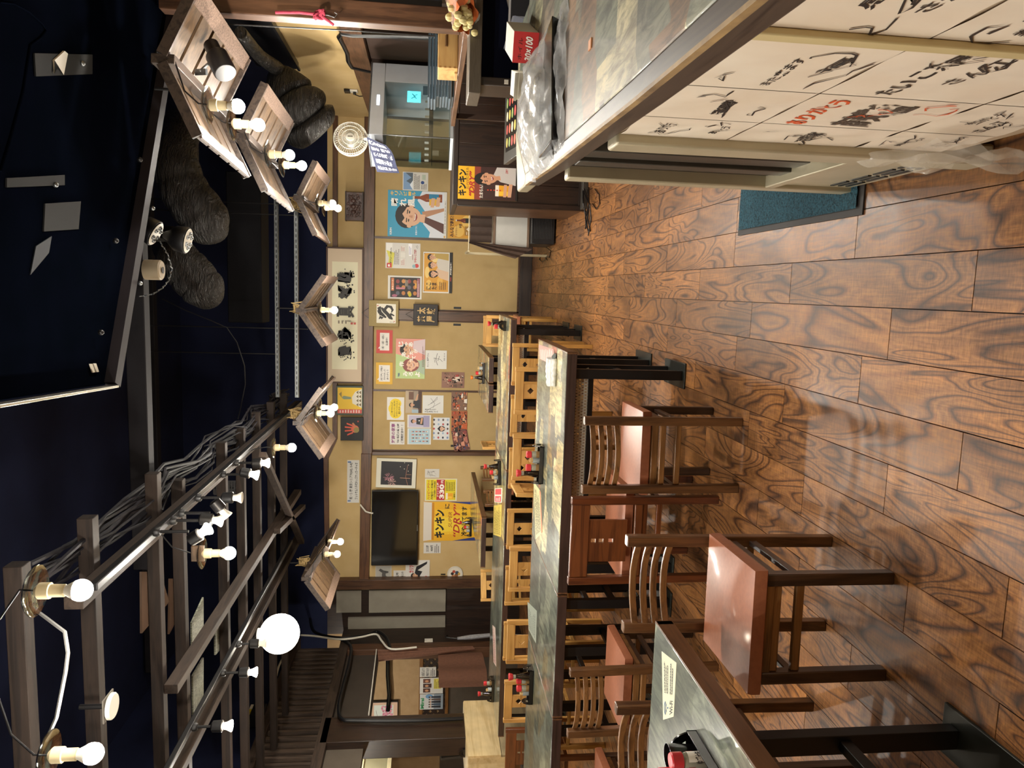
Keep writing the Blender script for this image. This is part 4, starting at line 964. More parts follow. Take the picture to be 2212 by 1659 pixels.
nk = [('r', .03, .13, .97, .97, '#d59a35'), ('e', .2, .8, .12, .1, '#e6bb60'), ('e', .5, .86, .14, .08, '#e9c877'), ('e', .28, .42, .12, .1, '#e3b050'), ('e', .85, .6, .1, .12, '#e8cf8a'),
      ('p', [(.30, .13), (.66, .13), (.62, .52), (.48, .60), (.36, .40)], '#d9b89a'), ('p', [(.52, .13), (.84, .13), (.84, .5), (.7, .56), (.58, .46)], '#cfc8bc'), ('p', [(.8, .13), (.97, .13), (.97, .6), (.86, .62)], '#b79a52')]
nk += face(.46, .66, .085, 1.4, '#d9ab8c', '#15110f', .1, False, True) + face(.68, .68, .085, 1.4, '#d9ab8c', '#15110f', 0, False) + face(.87, .72, .08, 1.4, '#cfa080', '#17120f', -.1, False)
nk += [('r', 0, 0, 1, .10, '#171513'), ('t', 'FOD', .3, .025, .1, .05, '#c23a32', .03), ('t', '絶賛配信中！', .45, .025, .3, .055, '#e8e4da', .02), ('t', 'にこ', .08, .72, .17, .17, '#1d1712', .02), ('t', 'たま', .08, .53, .17, .17, '#1d1712', .02), ('lines', .08, .2, .3, .45, 4, '#7a5a3a')] + pins()
S('drama_poster', 'horizontal orange drama poster of three young people with a black bottom strip', 'poster', (914, 977, 545, 633), Yr, '#dbd8d0', nk)
mn = [('r', .07, .05, .93, .93, '#231c1c')]
rr = random.Random(4)
for i in range(3):
    for j in range(4): mn.append(('e', .25+.25*i+.02*rr.random(), .2+.17*j, .09, .055, rr.choice(['#b9763c', '#c98a4a', '#8c3c3c', '#d3a05a', '#5a5a66'])))
mn += [('r', .35, .82, .9, .9, '#d07a4a'), ('t', '宴会コース', .4, .835, .42, .05, '#f1e4cc', .02), ('r', .42, .5, .5, .76, '#c07a86'), ('e', .2, .35, .1, .05, '#c9b820'), ('r', .1, .06, .9, .14, '#9c5a66'), ('r', .5, .15, .7, .2, '#d8a24a'), ('lines', .12, .07, .85, .13, 2, '#e8d8d0'), ('e', .14, .8, .06, .08, '#a86078'), ('lines', .55, .4, .9, .5, 3, '#d8c8b0')]
S('menu_sheet', 'white-bordered sheet with black food menu, right of the calligraphy board', 'poster', (838, 911, 596, 646), Yr, '#dad7cf', mn)
BRO = mat('gold_brocade', '#b39a5e', '#7d7048', .6, scale=120)
o, w, h = S('calligraphy_board', 'square brocade-framed calligraphy board with one bold black character, hung on the post', 'picture', (797, 861, 649, 705), 10.85, '#b39a5e',
  [('r', .13, .09, .87, .74, '#e6e0cf'), ('s', [(.28, .66), (.36, .61), (.33, .54), (.28, .58)], [.02, .1, .1, .02], '#1f1c1a'), ('s', [(.62, .7), (.55, .64), (.44, .53), (.34, .42)], [.05, .13, .11, .06], '#1f1c1a'), ('s', [(.42, .6), (.58, .62), (.7, .66), (.76, .60)], [.08, .1, .12, .05], '#1f1c1a'),
   ('s', [(.72, .58), (.6, .48), (.48, .37), (.34, .27), (.28, .2)], [.06, .13, .12, .13, .04], '#1f1c1a'), ('s', [(.5, .46), (.66, .46), (.78, .38), (.76, .26), (.64, .2), (.54, .24)], [.05, .10, .11, .10, .08, .03], '#1f1c1a'), ('s', [(.36, .36), (.48, .24), (.42, .14)], [.1, .1, .04], '#1f1c1a'), ('e', .8, .7, .025, .025, '#c4746a'), ('lines', .16, .14, .2, .3, 3, '#6a625a'), ('e', .2, .14, .02, .02, '#c86a5e')], .02, m=BRO, bevel=.003)
part('hanging_cord', MB().tube([(w*.3, 0, h), (w*.5, .01, h+.1), (w*.7, 0, h)], .004, 6), BLACKP, o)
o, w, h = S('shop_plaque', 'dark carved plaque with golden lettering, hung on the post below the calligraphy board', 'sign', (893, 946, 657, 703), 10.85, '#1a1412',
  [('r', .06, .06, .94, .94, '#2d1d18'), ('r', .1, .1, .9, .9, '#14110f'), ('t', '太', .54, .5, .3, .34, '#c8a569', .035), ('t', '鼓', .54, .12, .3, .34, '#c8a569', .035), ('t', '茶', .16, .5, .3, .34, '#c8a569', .035), ('t', '屋', .16, .12, .3, .34, '#c8a569', .035)], .02, bevel=.004)
part('hanging_cord', MB().tube([(w*.3, .01, h), (w*.5, .015, h+.11), (w*.7, .01, h)], .003, 6), BLACKP, o)
S('notice_sheet', 'red notice card with white speech bubble in clear sleeve', 'notice', (813, 848, 713, 763), Yr, '#c8453f',
  [('p', [(.12, .2), (.88, .2), (.88, .78), (.3, .78), (.2, .9), (.2, .78), (.12, .78)], '#e9e4dc'), ('t', '1話・2話・6話に', .18, .52, .64, .15, '#2a2624', .02), ('t', '出演中！', .34, .28, .34, .15, '#2a2624', .02)])
S('notice_sheet', 'yellow notice card with white speech bubble in clear sleeve', 'notice', (812, 848, 783, 830), Yr, '#dfae33',
  [('p', [(.12, .16), (.88, .16), (.88, .82), (.3, .82), (.2, .93), (.2, .82), (.12, .82)], '#e9e4dc'), ('t', '太鼓茶屋にて撮影が', .17, .6, .66, .12, '#2a2624', .02), ('t', '行われました！', .2, .42, .5, .12, '#2a2624', .02), ('t', 'ありがとう', .22, .24, .45, .12, '#2a2624', .02)])
dr = [('p', [(0, 0), (.42, 0), (.62, 1), (0, 1)], '#b7cd8e'), ('p', [(.42, 0), (1, 0), (1, 1), (.62, 1)], '#e29a8c'), ('p', [(.1, 0), (.5, 0), (.42, .32), (.2, .32)], '#a7b9a0'), ('p', [(.6, 0), (1, 0), (.94, .4), (.72, .42)], '#d6c2c6')]
dr += face(.34, .5, .16, 1.3, '#e0b394', '#8a4a44', .1, True, True) + face(.72, .62, .15, 1.3, '#d5a582', '#1b1412', -.1)
for c, a, b, s_ in [('じ', .8, .74, .14), ('ゃ', .82, .58, .1), ('あ', .8, .42, .12), ('あ', .55, .66, .12), ('ん', .5, .54, .1), ('た', .6, .40, .11), ('が', .64, .26, .11), ('作', .3, .72, .13), ('っ', .42, .42, .08), ('て', .48, .32, .1), ('み', .06, .58, .13), ('ろ', .06, .4, .12), ('よ', .04, .16, .14)]:
    dr.append(('t', c, a, b, s_, s_*1.25, '#f4f1e8', .04))
dr += [('t', 'TBS', .04, .86, .1, .06, '#3c5a8c', .03), ('lines', .3, .02, .9, .1, 2, '#8a6a66')]
S('drama_poster', 'pink and green drama poster of a smiling couple with white round letters', 'poster', (855, 918, 732, 818), Yr, '#dcd8d0', dr)
sig = lambda seed, n=5, c='#2a2829': sum([[('s', [(min(.95, max(.05, rr2.uniform(.15, .85)+k*.0)), rr2.uniform(.15, .85)) for k in range(5)], [.012, .018, .012, .014, .006], c)] for rr2 in [random.Random(seed+i) for i in range(n)]], [])
S('signature_board', 'small white signature board below the couple poster', 'paper', (919, 965, 757, 797), Yr, '#d9d8d2',
  [('t', 'たいこ茶屋さん', .1, .84, .75, .09, '#35323a', .01), ('s', [(.35, .55), (.6, .6), (.45, .4), (.7, .35)], .02, '#2a2829'), ('s', [(.2, .42), (.5, .52), (.85, .44)], .018, '#2a2829'), ('s', [(.6, .6), (.52, .3), (.4, .2)], .016, '#2a2829'), ('t', '2025. 10. 14', .45, .08, .4, .06, '#35323a')])
def crowd(seed, cols, n=46, dark='#2a1f1c'):
    rr3 = random.Random(seed); L = []
    for k in range(n):
        a, b = rr3.uniform(.05, .95), rr3.uniform(.06, .94); s_ = rr3.uniform(.03, .09); q = rr3.random()
        if q < .35:
            L += [('p', [(max(0, a-s_*1.5), max(0, b-s_*2.6)), (min(1, a+s_*1.5), max(0, b-s_*2.6)), (min(1, a+s_), b), (max(0, a-s_), b)], rr3.choice(cols)), ('e', a, min(.95, b+.02), s_*.6, s_*.7, '#c98f6e'), ('e', a, min(.96, b+.02+s_*.35), s_*.6, s_*.42, dark)]
        else:
            L.append(('p', [(min(1, max(0, a+rr3.uniform(-s_, s_)*1.3)), min(1, max(0, b+rr3.uniform(-s_, s_)*1.3))) for _ in range(5)], rr3.choice(cols)))
    return L
S('photo_sheet', 'small reddish photo print at knee height beside the door joint', 'photo', (954, 1003, 804, 838), Yr, '#8d6656', crowd(2, ['#a33f3a', '#5e4436', '#c9a58c', '#7a5a48', '#3a2c26', '#d8c8b8']))
S('notice_sheet', 'white notice with yellow cloud shape above the photos', 'notice', (836, 873, 858, 907), Yd, '#dbd8d2',
  [('e', .3, .5, .24, .34, '#e6c81c'), ('e', .5, .56, .26, .36, '#e6c81c'), ('e', .72, .5, .22, .34, '#e6c81c'), ('t', '一ノ瀬ワタルさんが', .2, .66, .58, .1, '#2d2a1c', .02), ('t', '板さんとして働く居酒屋に', .14, .52, .72, .09, '#2d2a1c', .02), ('t', 'ロケを行ってくださいました', .16, .38, .68, .09, '#2d2a1c', .02), ('t', '連れきました！', .26, .24, .5, .09, '#2d2a1c', .02)])
S('photo_print', 'photo of a man in black leaning on a bar, top right of the photo group', 'photo', (876, 911, 844, 892), Yd, '#9a8a78',
  [('r', 0, .55, 1, 1, '#b9a68c'), ('r', 0, 0, 1, .22, '#4a2e20'), ('r', .6, .5, .95, .8, '#6a4a3a'), ('p', [(.2, .1), (.6, .1), (.55, .5), (.25, .55)], '#22242a'), ('p', [(.55, .3), (.85, .2), (.85, .28), (.55, .42)], '#c99a78')] + face(.36, .62, .1, 1.3, '#cf9f7c', '#1c1612') + [('p', [(0, .2), (.16, .2), (.16, .6), (0, .6)], '#9fb2bd')])
S('signature_card', 'white card with sweeping signature and brush notes', 'paper', (913, 958, 854, 893), Yd, '#d8d8d4',
  [('s', [(.15, .8), (.3, .6), (.5, .3), (.6, .15)], .015, '#2a2829'), ('s', [(.45, .75), (.6, .5), (.8, .3), (.92, .3), (.7, .45), (.55, .62)], .014, '#2a2829'), ('s', [(.3, .5), (.55, .42), (.85, .62)], .012, '#2a2829'), ('v', '太鼓茶屋さん', .1, .92, .09, .11, '#2b2a2a'), ('v', 'ありがとう', .22, .9, .08, .11, '#2b2a2a')])
S('notice_sheet', 'white notice with purple title line, left of the yellow cloud notice', 'notice', (842, 874, 911, 960), Yd, '#d8d5cf',
  [('t', '対岸の家事', .06, .64, .86, .26, '#8c4a7c', .03), ('t', 'TBS 毎週火曜 22時', .06, .36, .86, .17, '#2b2828', .02), ('t', 'ご視聴放送中！！', .06, .08, .8, .18, '#2b2828', .02)] + pins())
S('photo_print', 'photo of a man in black with crossed arms on lilac ground', 'photo', (880, 931, 896, 924), Yd, '#d8d6d2',
  [('r', .06, .06, .94, .94, '#b9b3c8'), ('r', .06, .06, .94, .32, '#9a94b4'), ('p', [(.2, .32), (.8, .32), (.74, .62), (.28, .62)], '#22252a'), ('p', [(.3, .38), (.75, .34), (.75, .42), (.3, .46)], '#cf9f7c')] + face(.5, .74, .15, .6, '#cf9f7c', '#1c1612') + [('e', .55, .5, .05, .03, '#e6e6e6')])
S('cast_sheet', 'light blue sheet with rows of small figures, left of the crossed-arms photo', 'photo', (880, 931, 925, 960), Yd, '#d5d6d2',
  [('r', .05, .06, .95, .94, '#a9c4cf')] + [it for i in range(4) for j in range(5) for it in (('e', .2+.2*i, .2+.15*j, .04, .03, '#c99a80'), ('r', .17+.2*i, .12+.15*j, .23+.2*i, .18+.15*j, ['#3a3a44', '#c9563c', '#5a6a8a', '#e0e0dc', '#8a4a5a'][(i+j) % 5]))])
S('collage_sheet', 'white collage sheet with a dark-haired girl in the middle', 'photo', (936, 971, 902, 950), Yd, '#d4d6d8',
  [('p', [(rr.random(), rr.random()), (rr.random(), rr.random()), (rr.random(), rr.random())], c) for rr in [random.Random(9)] for c in []] + [('e', .1+.2*i, .12+.28*j, .05, .06, ['#7a8cb0', '#3a3a4a', '#b04a4a', '#9ab0c8', '#5a4a44'][(i*2+j) % 5]) for i in range(5) for j in range(4)] + face(.5, .5, .12, 1.3, '#dcb498', '#17131a', 0, True, True))
S('photo_strip', 'tall festival photo strip with orange figures, right one at the door edge', 'photo', (975, 1009, 844, 887), Yd, '#7a5a48', crowd(21, ['#b5532e', '#d8a070', '#e6ded2', '#3a2a26', '#8a3a30', '#c07a4a']))
S('photo_strip', 'festival photo strip with a dark-shirted man, directly left of the first strip', 'photo', (975, 1009, 888, 934), Yd, '#a0522e', crowd(22, ['#c25a28', '#16130f', '#d88a5a', '#b8482c', '#2a2020', '#e0a880']))
S('photo_strip', 'tilted crowd photo pinned below the two upright strips', 'photo', (978, 1012, 928, 974), Yd-.006, '#6a4038', crowd(23, ['#3a4a7a', '#b06a5a', '#d8c0b0', '#33262a', '#8a3a38', '#c98a70'], 60), tilt=-.18)
# calligraphy scroll ----------------------------------------------------------------
cal = [('r', .012, .05, .988, .95, '#c9b59a'), ('r', .105, .16, .895, .84, '#ddd7b8')]
def hand(cx, cy, s, c, rot=0, seed=1):
    L = []; rr4 = random.Random(seed)
    R = lambda a, b: (cx+(a*math.cos(rot)-b*math.sin(rot))*s*.22, cy+(a*math.sin(rot)+b*math.cos(rot))*s)
    for k, (a, l) in enumerate([(-.75, .5), (-.35, .85), (0, .95), (.35, .85)]):
        for q in (.38, .62, .86): L.append(('e', *R(a*(.55+q*.45), -.1+l*q), .012*s*1.1, .055*s*1.3, c))
    L.append(('e', *R(.75, .1), .012*s, .06*s, c))
    for k in range(12): L.append(('e', *R(rr4.uniform(-.55, .5), rr4.uniform(-.75, 0)), .014*s*2*rr4.uniform(.5, 1), .05*s*2*rr4.uniform(.5, 1), c))
    return L
bk = '#26231f'
for cx, sd in [(.215, 1), (.335, 4), (.70, 2), (.80, 3)]:
    cal += hand(cx, .45, .26, bk, .1, sd)
for cx, sd in [(.235, 3), (.375, 8), (.675, 12), (.775, 15)]:
    rr5 = random.Random(sd)
    for k in range(5):
        P = [(cx+rr5.uniform(-.03, .03), .3+.4*rr5.random()) for _ in range(4)]; cal.append(('s', P, [.03, .05, .04, .01], bk))
cal += [('t', '真', .49, .24, .085, .52, bk, .03), ('lines', .445, .42, .47, .7, 3, '#6a5a50'), ('r', .44, .28, .455, .34, '#c0564a'), ('r', .44, .2, .455, .26, '#c0564a'), ('v', '太一郎', .465, .6, .012, .09, '#3a3430')]
o, w, h = S('calligraphy_scroll', 'long framed calligraphy with black hand prints above the beam', 'picture', (705, 786, 536, 829), 10.90, '#4a3226', cal, .03, bevel=.004)
# carved box and frames above the beam
o, w, h = S('carved_box', 'dark carved wooden relief box on the beam, right of the calligraphy', 'carving', (748, 786, 417, 478), 10.86, '#3d2823', [], .11, m=mat('carved_relief', '#33211d', '#5d443c', .4, scale=22, bumpy=1), bevel=.006)
rel = MB(); rr = random.Random(8)
for k in range(70): rel.ball((rr.uniform(.04, w-.04), -.006, rr.uniform(.04, h-.03)), rr.uniform(.008, .022), 8, 5, (1, .6, 1))
for a in (.3, .5, .7): rel.ball((w*a, -.012, h*.55), .03, 10, 6, (1, .7, 1.2))
part('relief', rel, MATS['carved_relief'], o, stuff=True)
part('rim', MB().bb(-.006, w+.006, -.014, .1, h-.012, h+.004).bb(-.006, w+.006, -.014, .1, -.004, .012), DARKX, o, .003)
o, w, h = S('framed_print', 'green-framed yellow picture of a big white-roofed shape above the beam', 'picture', (727, 785, 833, 896), 10.88, '#3f4a3c',
  [('r', .06, .05, .94, .95, '#e2b92c'), ('r', .06, .05, .2, .95, '#c9554a'), ('p', [(.25, .05), (.9, .05), (.8, .3), (.62, .42), (.4, .4)], '#dcd6c4')] + [('p', [(.3+.14*k, .08+.1*j), (.36+.14*k, .16+.1*j), (.42+.14*k, .08+.1*j)], '#6a5a34') for k in range(4) for j in range(2)] + [('p', [(.55, .45), (.62, .45), (.66, .72), (.6, .8), (.54, .72)], '#7c8a70'), ('p', [(.6, .8), (.8, .8), (.72, .9)], '#8f7a3a'), ('lines', .08, .1, .19, .9, 8, '#f1e0d6')], .03, bevel=.004)
o, w, h = S('hand_print_board', 'black board with an orange hand print above the beam', 'picture', (736, 785, 901, 951), 10.87, '#100e0e',
  [('e', .5, .36, .16, .17, '#c96a4a'), ('e', .46, .3, .12, .12, '#8a7a40')] + [('p', [(.5+a-.035, .45), (.5+a+.035, .45), (.5+a*1.7+.03, .45+l), (.5+a*1.7-.03, .45+l)], '#d4553c') for a, l in [(-.15, .25), (-.05, .36), (.05, .36), (.14, .28)]] + [('p', [(.62, .3), (.78, .44), (.74, .5), (.6, .4)], '#b8704a'), ('r', .8, .2, .86, .26, '#b04038')], .025, bevel=.003)
# left section ------------------------------------------------------------------
S('paper_banner', 'long handwritten white banner on the wall above the television', 'banner', (750, 776, 994, 1086), Yl, '#cfcdc6',
  [('t', '祝・優勝 東京シニア70(60), 0-42', .08, .52, .86, .3, '#2f2c2c', .02), ('t', 'フットサル八千代キッズサッカーチャオ', .08, .1, .86, .28, '#2f2c2c', .02), ('r', .03, .7, .06, .95, '#4a6a9a'), ('r', .94, .68, .97, .95, '#4a6a9a')])
fw = [('r', .1, .1, .9, .88, '#17161c')]
rr = random.Random(6)
for cx, cy, n, c, l in [(.36, .68, 40, '#c98a96', .16), (.2, .6, 40, '#d8b0a8', .14)]:
    for k in range(n):
        a = rr.uniform(0, 2*PI); r0, r1 = rr.uniform(.01, l*.6), rr.uniform(l*.6, l)
        fw.append(('s', [(cx+r0*math.cos(a), cy+r0*math.sin(a)), (cx+r1*math.cos(a), cy+r1*math.sin(a)*.9)], .006, c))
fw += [('s', [(.12, .2), (.4, .26), (.8, .22)], .01, '#a0705c'), ('s', [(.35, .14), (.36, .4)], .02, '#b08068'), ('s', [(.48, .12), (.48, .24)], .02, '#8a6454')] + [('e', .6+.07*k, .2+.1*(k % 3), .012, .01, '#e6dcc8') for k in range(5)]
o, w, h = S('framed_photo', 'white-framed photograph of pink fireworks at night', 'picture', (813, 899, 990, 1053), 10.97, '#d6d3c2', fw, .025, tilt=.03, bevel=.004)
tv, w, h = S('television', 'black flat television on the wall left of the fireworks photo', 'television', (803, 903, 1058, 1219), 10.93, '#0b0b0c', [], .05, m=mat('tv_bezel', '#0c0c0d', '#101011', .25), bevel=.004)
part('screen', MB().bb(.012, w-.012, -.002, .004, .02, h-.012), mat('tv_screen', '#050507', '#060608', .08, coat=.3), tv)
part('stand_plate', MB().bb(w*.46, w*.54, -.002, .004, .004, .014), STEEL, tv)
single('television_cable', 'pale cable running from the wall beam down to the television', 'cable', MB().tube([onY(x, y, 10.86) for x, y in [(778, 1090), (790, 1105), (800, 1108), (806, 1109)]], .012, 6), WHITEP)
S('sketch_card', 'small pencil sketch pinned above the happy hour sign', 'paper', (918, 949, 1013, 1032), Yl, '#cfccc4', sig(31, 6, '#55524e'))
hh = [('r', .04, .04, .96, .96, '#e3cf22'), ('t', 'ハッピーアワー', .06, .84, .86, .085, '#c2402f', .035), ('t', '月曜日～木曜日', .06, .745, .86, .07, '#2b2414', .02), ('t', '17:00~19:00', .18, .665, .7, .06, '#2b2414', .03), ('r', .04, .38, .96, .64, '#b3232c'), ('t', 'ドリンク各種', .2, .565, .62, .065, '#f0ead8', .02), ('t', '330', .1, .40, .66, .15, '#f4f0e6', .05), ('t', '円', .8, .42, .13, .08, '#f4f0e6', .03)] + beer_glass(.08, .36, .12, .34) + [('t', '一番搾り', .08, .05, .3, .055, '#3a2414', .02), ('lines', .45, .06, .94, .36, 6, '#4a3f1c')]
S('happy_hour_sign', 'yellow and red happy hour price sign beside the beer poster', 'sign', (918, 987, 1034, 1082), Yl, '#dcd8c0', hh)
dry = [('p', [(0, 0), (.12, 0), (0, .5)], '#2a3a7a'), ('p', [(1, 0), (.9, 0), (1, .6)], '#2a3a7a'), ('p', [(.09, 0), (.92, 0), (.98, .84), (.03, .84)], '#e6ad1e'), ('p', [(.2, .05), (.8, .05), (.8, .8), (.15, .8)], '#efc02a'), ('p', [(.28, .3), (.6, .3), (.6, .84), (.2, .84)], '#f4d23a'), ('p', [(.03, .84), (.98, .84), (1, 1), (0, 1)], '#d9d2c6'), ('p', [(.03, .82), (.98, .82), (.98, .86), (.03, .86)], '#c9861e'),
       ('t', 'キンキン', .08, .64, .72, .17, '#16120e', .05), ('t', 'に', .83, .56, .12, .08, '#16120e', .03), ('t', 'SUPER', .34, .515, .4, .06, '#9a4a1e', .0, .3), ('t', '“DRY”', .1, .38, .84, .115, '#b5302a', .02, .3), ('t', '冷やしてます', .12, .255, .76, .1, '#16120e', .03)]
for k in range(60): dry.append(('e', rr.uniform(.1, .9), rr.uniform(.02, .8), .006, .004, rr.choice(['#f7e08a', '#d8951c'])))
S('beer_poster', 'tall yellow beer glass poster with black and red lettering below the television', 'poster', (915, 1041, 1084, 1168), Yl, '#e6ad1e', dry)
S('price_note', 'small white price note left of the yellow beer poster', 'notice', (915, 952, 1172, 1195), Yl, '#d6d3cb',
  [('t', 'コロコロ鍋', .14, .7, .6, .16, '#2a2626', .03), ('t', '4000円', .2, .45, .55, .15, '#2a2626', .03), ('lines', .06, .08, .9, .38, 3, '#3a3636')])
S('horse_print', 'small black and white horse print at the left end of the wall', 'photo', (811, 846, 1222, 1262), Yl, '#b9b6ae', [('r', .04, .08, .96, .96, '#a9a69e'), ('p', [(.3, .2), (.4, .5), (.6, .55), (.75, .8), (.85, .7), (.75, .5), (.7, .2), (.62, .2), (.58, .38), (.45, .36), (.4, .2)], '#4a4846'), ('e', .5, .5, .2, .1, '#55524f')])
S('notice_sheet', 'white notice with black lines, tucked behind the leaping man poster', 'notice', (850, 905, 1232, 1266), Yl, '#d3d0c8', [('t', '2階喫煙所', .08, .8, .8, .1, '#2c2828', .02), ('t', '飲は、階段上の', .08, .6, .84, .1, '#2c2828', .02), ('t', 'までお持ち下さい', .08, .42, .84, .1, '#2c2828', .02)])
S('flyer', 'white flyer of a leaping man in black with red lettering', 'poster', (876, 928, 1210, 1264), 10.985, '#d8d5ce', [('p', [(.3, .45), (.55, .3), (.6, .5), (.85, .12), (.95, .1), (.75, .55), (.5, .62)], '#1c1c22'), ('p', [(.3, .45), (.1, .3), (.15, .26), (.4, .42)], '#1c1c22')] + face(.38, .64, .11, 1.0, '#cf9f7c', '#18120f') + [('t', 'カリツ！！', .5, .66, .46, .2, '#b8343a', .04), ('t', 'かり', .08, .08, .3, .12, '#b8343a', .02), ('r', .12, .78, .3, .95, '#7a9ab4')])
q = onY(983, 1239, 10.985)
t = single('round_plaque', 'round white wooden plaque with a painted group picture', 'plaque', MB().lathe([(.118, 0), (.122, .006), (.118, .014)], 32, (0, 0, 0), Matrix.Rotation(PI/2, 3, 'X')), mat('plaque_white', '#d9d3c4', '#d2ccbc', .5), (q.x, q.y, q.z))
draw([('e', .5, .5, .42, .42, '#e2dccd'), ('e', .35, .62, .1, .1, '#c98a5a'), ('e', .52, .68, .1, .1, '#2a2220'), ('e', .66, .58, .1, .1, '#b5533c'), ('e', .42, .42, .12, .12, '#8a5a34'), ('e', .58, .38, .12, .12, '#3a4a5a'), ('e', .5, .25, .1, .08, '#c9a24a')], .24, .24, t, lambda a, b, z: ((a-.5)*.24, -.016-z, (b-.5)*.24))
single('wall_hook', 'small black wall hook left of the round plaque', 'hook', MB().bb(-.006, .006, -.02, 0, -.035, .035), BLACKP, tuple(onY(957, 1240, 10.995)))
# ================================================================ condiments on the tables
TRAYM = mat('black_lacquer', '#0c0b0c', '#141213', .22, coat=.4)
SOY = mat('soy_bottle_glass', '#0d0807', '#140c09', .08, coat=.5); REDCAP = mat('red_cap', '#c22f35', '#b4282e', .35); CLEARP = mat('frosted_cup', '#a9b0b0', '#9aa2a4', .25); PICK = mat('toothpick_wood', '#d9bd8a', '#c8a874', .7)
CLEARJ = mat('spice_jar', '#8f8d80', '#7b7565', .12, coat=.5); SPICE = mat('spice', '#8a6a3c', '#6f5430', .8); ORCAP = mat('orange_cap', '#e07a2a', '#d46f22', .4)
def at(o, d): p = Matrix.Rotation(o[3], 3, 'Z') @ Vector(d); return (o[0]+p.x, o[1]+p.y, o[2]+p.z)
def arch(mb, s):
    P = [(s*.128, .045*math.cos(a), .012+.062*math.sin(a)) for a in [PI*i/10 for i in range(11)]]
    Q = [(s*.128, .022*math.cos(a), .012+.034*math.sin(a)) for a in [PI*i/10 for i in range(11)]]
    n = 11; vs = [(x-s*.003, y, z) for x, y, z in P+Q]+[(x+s*.003, y, z) for x, y, z in P+Q]
    fs = [(i, i+1, n+i+1, n+i) for i in range(n-1)]+[(2*n+i, 3*n+i, 3*n+i+1, 2*n+i+1) for i in range(n-1)]
    fs += [(i, 2*n+i, 2*n+i+1, i+1) for i in range(n-1)]+[(n+i, n+i+1, 3*n+i+1, 3*n+i) for i in range(n-1)]
    return mb.add(vs, fs)
def tray(o, where):
    t = thing('condiment_tray', 'black lacquer condiment tray with arched handles, the %s' % where, 'tray', o[:3], o[3], 'condiment trays')
    part('base', MB().bb(-.125, .125, -.05, .05, 0, .006), TRAYM, t, .002)
    for y in (-.05, .046): part('side', MB().bb(-.128, .128, y, y+.004, 0, .03), TRAYM, t, .001)
    for s in (-1, 1):
        part('end_handle', arch(MB(), s).bb(s*.125-.002, s*.125+.002, -.05, .05, 0, .03), TRAYM, t)
def soy(o, where, cap=None, tall=1.0, sc_=1.22):
    t = thing('soy_bottle', '%s-capped soy bottle in the %s' % ('orange' if cap else 'red', where), 'bottle', o[:3], o[3], 'soy sauce bottles'); t.scale = (1.1, 1.1, sc_)
    k = tall
    part('body', MB().lathe([(.026, 0), (.029, .004), (.028, .03*k), (.02, .062*k), (.013, .085*k), (.012, .096*k)], 18), SOY, t)
    part('neck', MB().lathe([(.013, .096*k), (.014, .1*k), (.014, .112*k), (.012, .114*k)], 14), CLEARJ, t)
    part('cap', MB().lathe([(.017, .112*k), (.019, .114*k), (.024, .132*k), (.022, .137*k), (.0001, .138*k)], 18), cap or REDCAP, t)
def shaker(o, where, what='spice shaker', lab=False, k=1.0):
    t = thing('spice_jar', 'red-capped %s in the %s' % (what, where), 'jar', o[:3], o[3], 'seasoning jars'); t.scale = (1.12, 1.12, 1.25)
    part('glass', MB().lathe([(.018*k, 0), (.02*k, .004), (.02*k, .052*k), (.016*k, .06*k)], 16), CLEARJ, t)
    part('filling', MB().lathe([(.0203*k, .004*k), (.0205*k, .03*k), (.0203*k, .034*k)], 16), SPICE, t)
    part('cap', MB().lathe([(.018*k, .058*k), (.021*k, .06*k), (.021*k, .082*k), (.018*k, .086*k), (.0001, .087*k)], 16), REDCAP, t)
def picks(o, where):
    t = thing('toothpick_cup', 'frosted cup of toothpicks in the %s' % where, 'cup', o[:3], o[3], 'toothpick cups'); t.scale = (1.1, 1.1, 1.2)
    part('cup', MB().lathe([(.018, 0), (.02, .003), (.021, .05), (.019, .05), (.017, .006), (.0001, .006)], 16), CLEARP, t)
    g = MB(); r6 = random.Random(int(o[0]*100))
    for k in range(26):
        a, rr_ = r6.uniform(0, 6.28), r6.uniform(0, .014); g.bar((rr_*math.cos(a), rr_*math.sin(a), .01), (rr_*1.2*math.cos(a), rr_*1.2*math.sin(a), .066+r6.uniform(-.003, .004)), .0022)
    part('toothpicks', g, PICK, t, stuff=True)
def station(px, py, z, rz, where, kinds, Y=None):
    c = onZ(px, py, z); o = (c.x, c.y, z+.0005, rz); tray(o, where)
    for i, k in enumerate(kinds):
        x = -.085+.17*(i+.5)/len(kinds)*1.0; d = at(o, (x*1.05, .012*(-1)**i, .0065)); q = (d[0], d[1], d[2], rz)
        w = where
        {'s': lambda: soy(q, w), 'o': lambda: soy(q, w, ORCAP), 'j': lambda: shaker(q, w), 'k': lambda: shaker(q, w, 'shaker beside the soy bottle'), 't': lambda: picks(q, w)}[k]()
station(1172, 1002, .715, 0, 'right tray of the middle table row', 'sktj'[::1])
station(1150, 1478, .715, 0, 'left tray of the middle table row', 'tjks')
station(1091, 703, .715, PI/2, 'right tray of the far row', 'ks')
station(1081, 1020, .715, 0, 'middle tray of the far table row', 'tjs')
station(1067, 1488, .715, 0, 'left tray of the far table row', 'stk')
station(1047, 806, .785, 0, 'tray by the sliding doors', 'okt')
station(1019, 1138, .83, 0, 'tray before the yellow beer poster', 'tks')
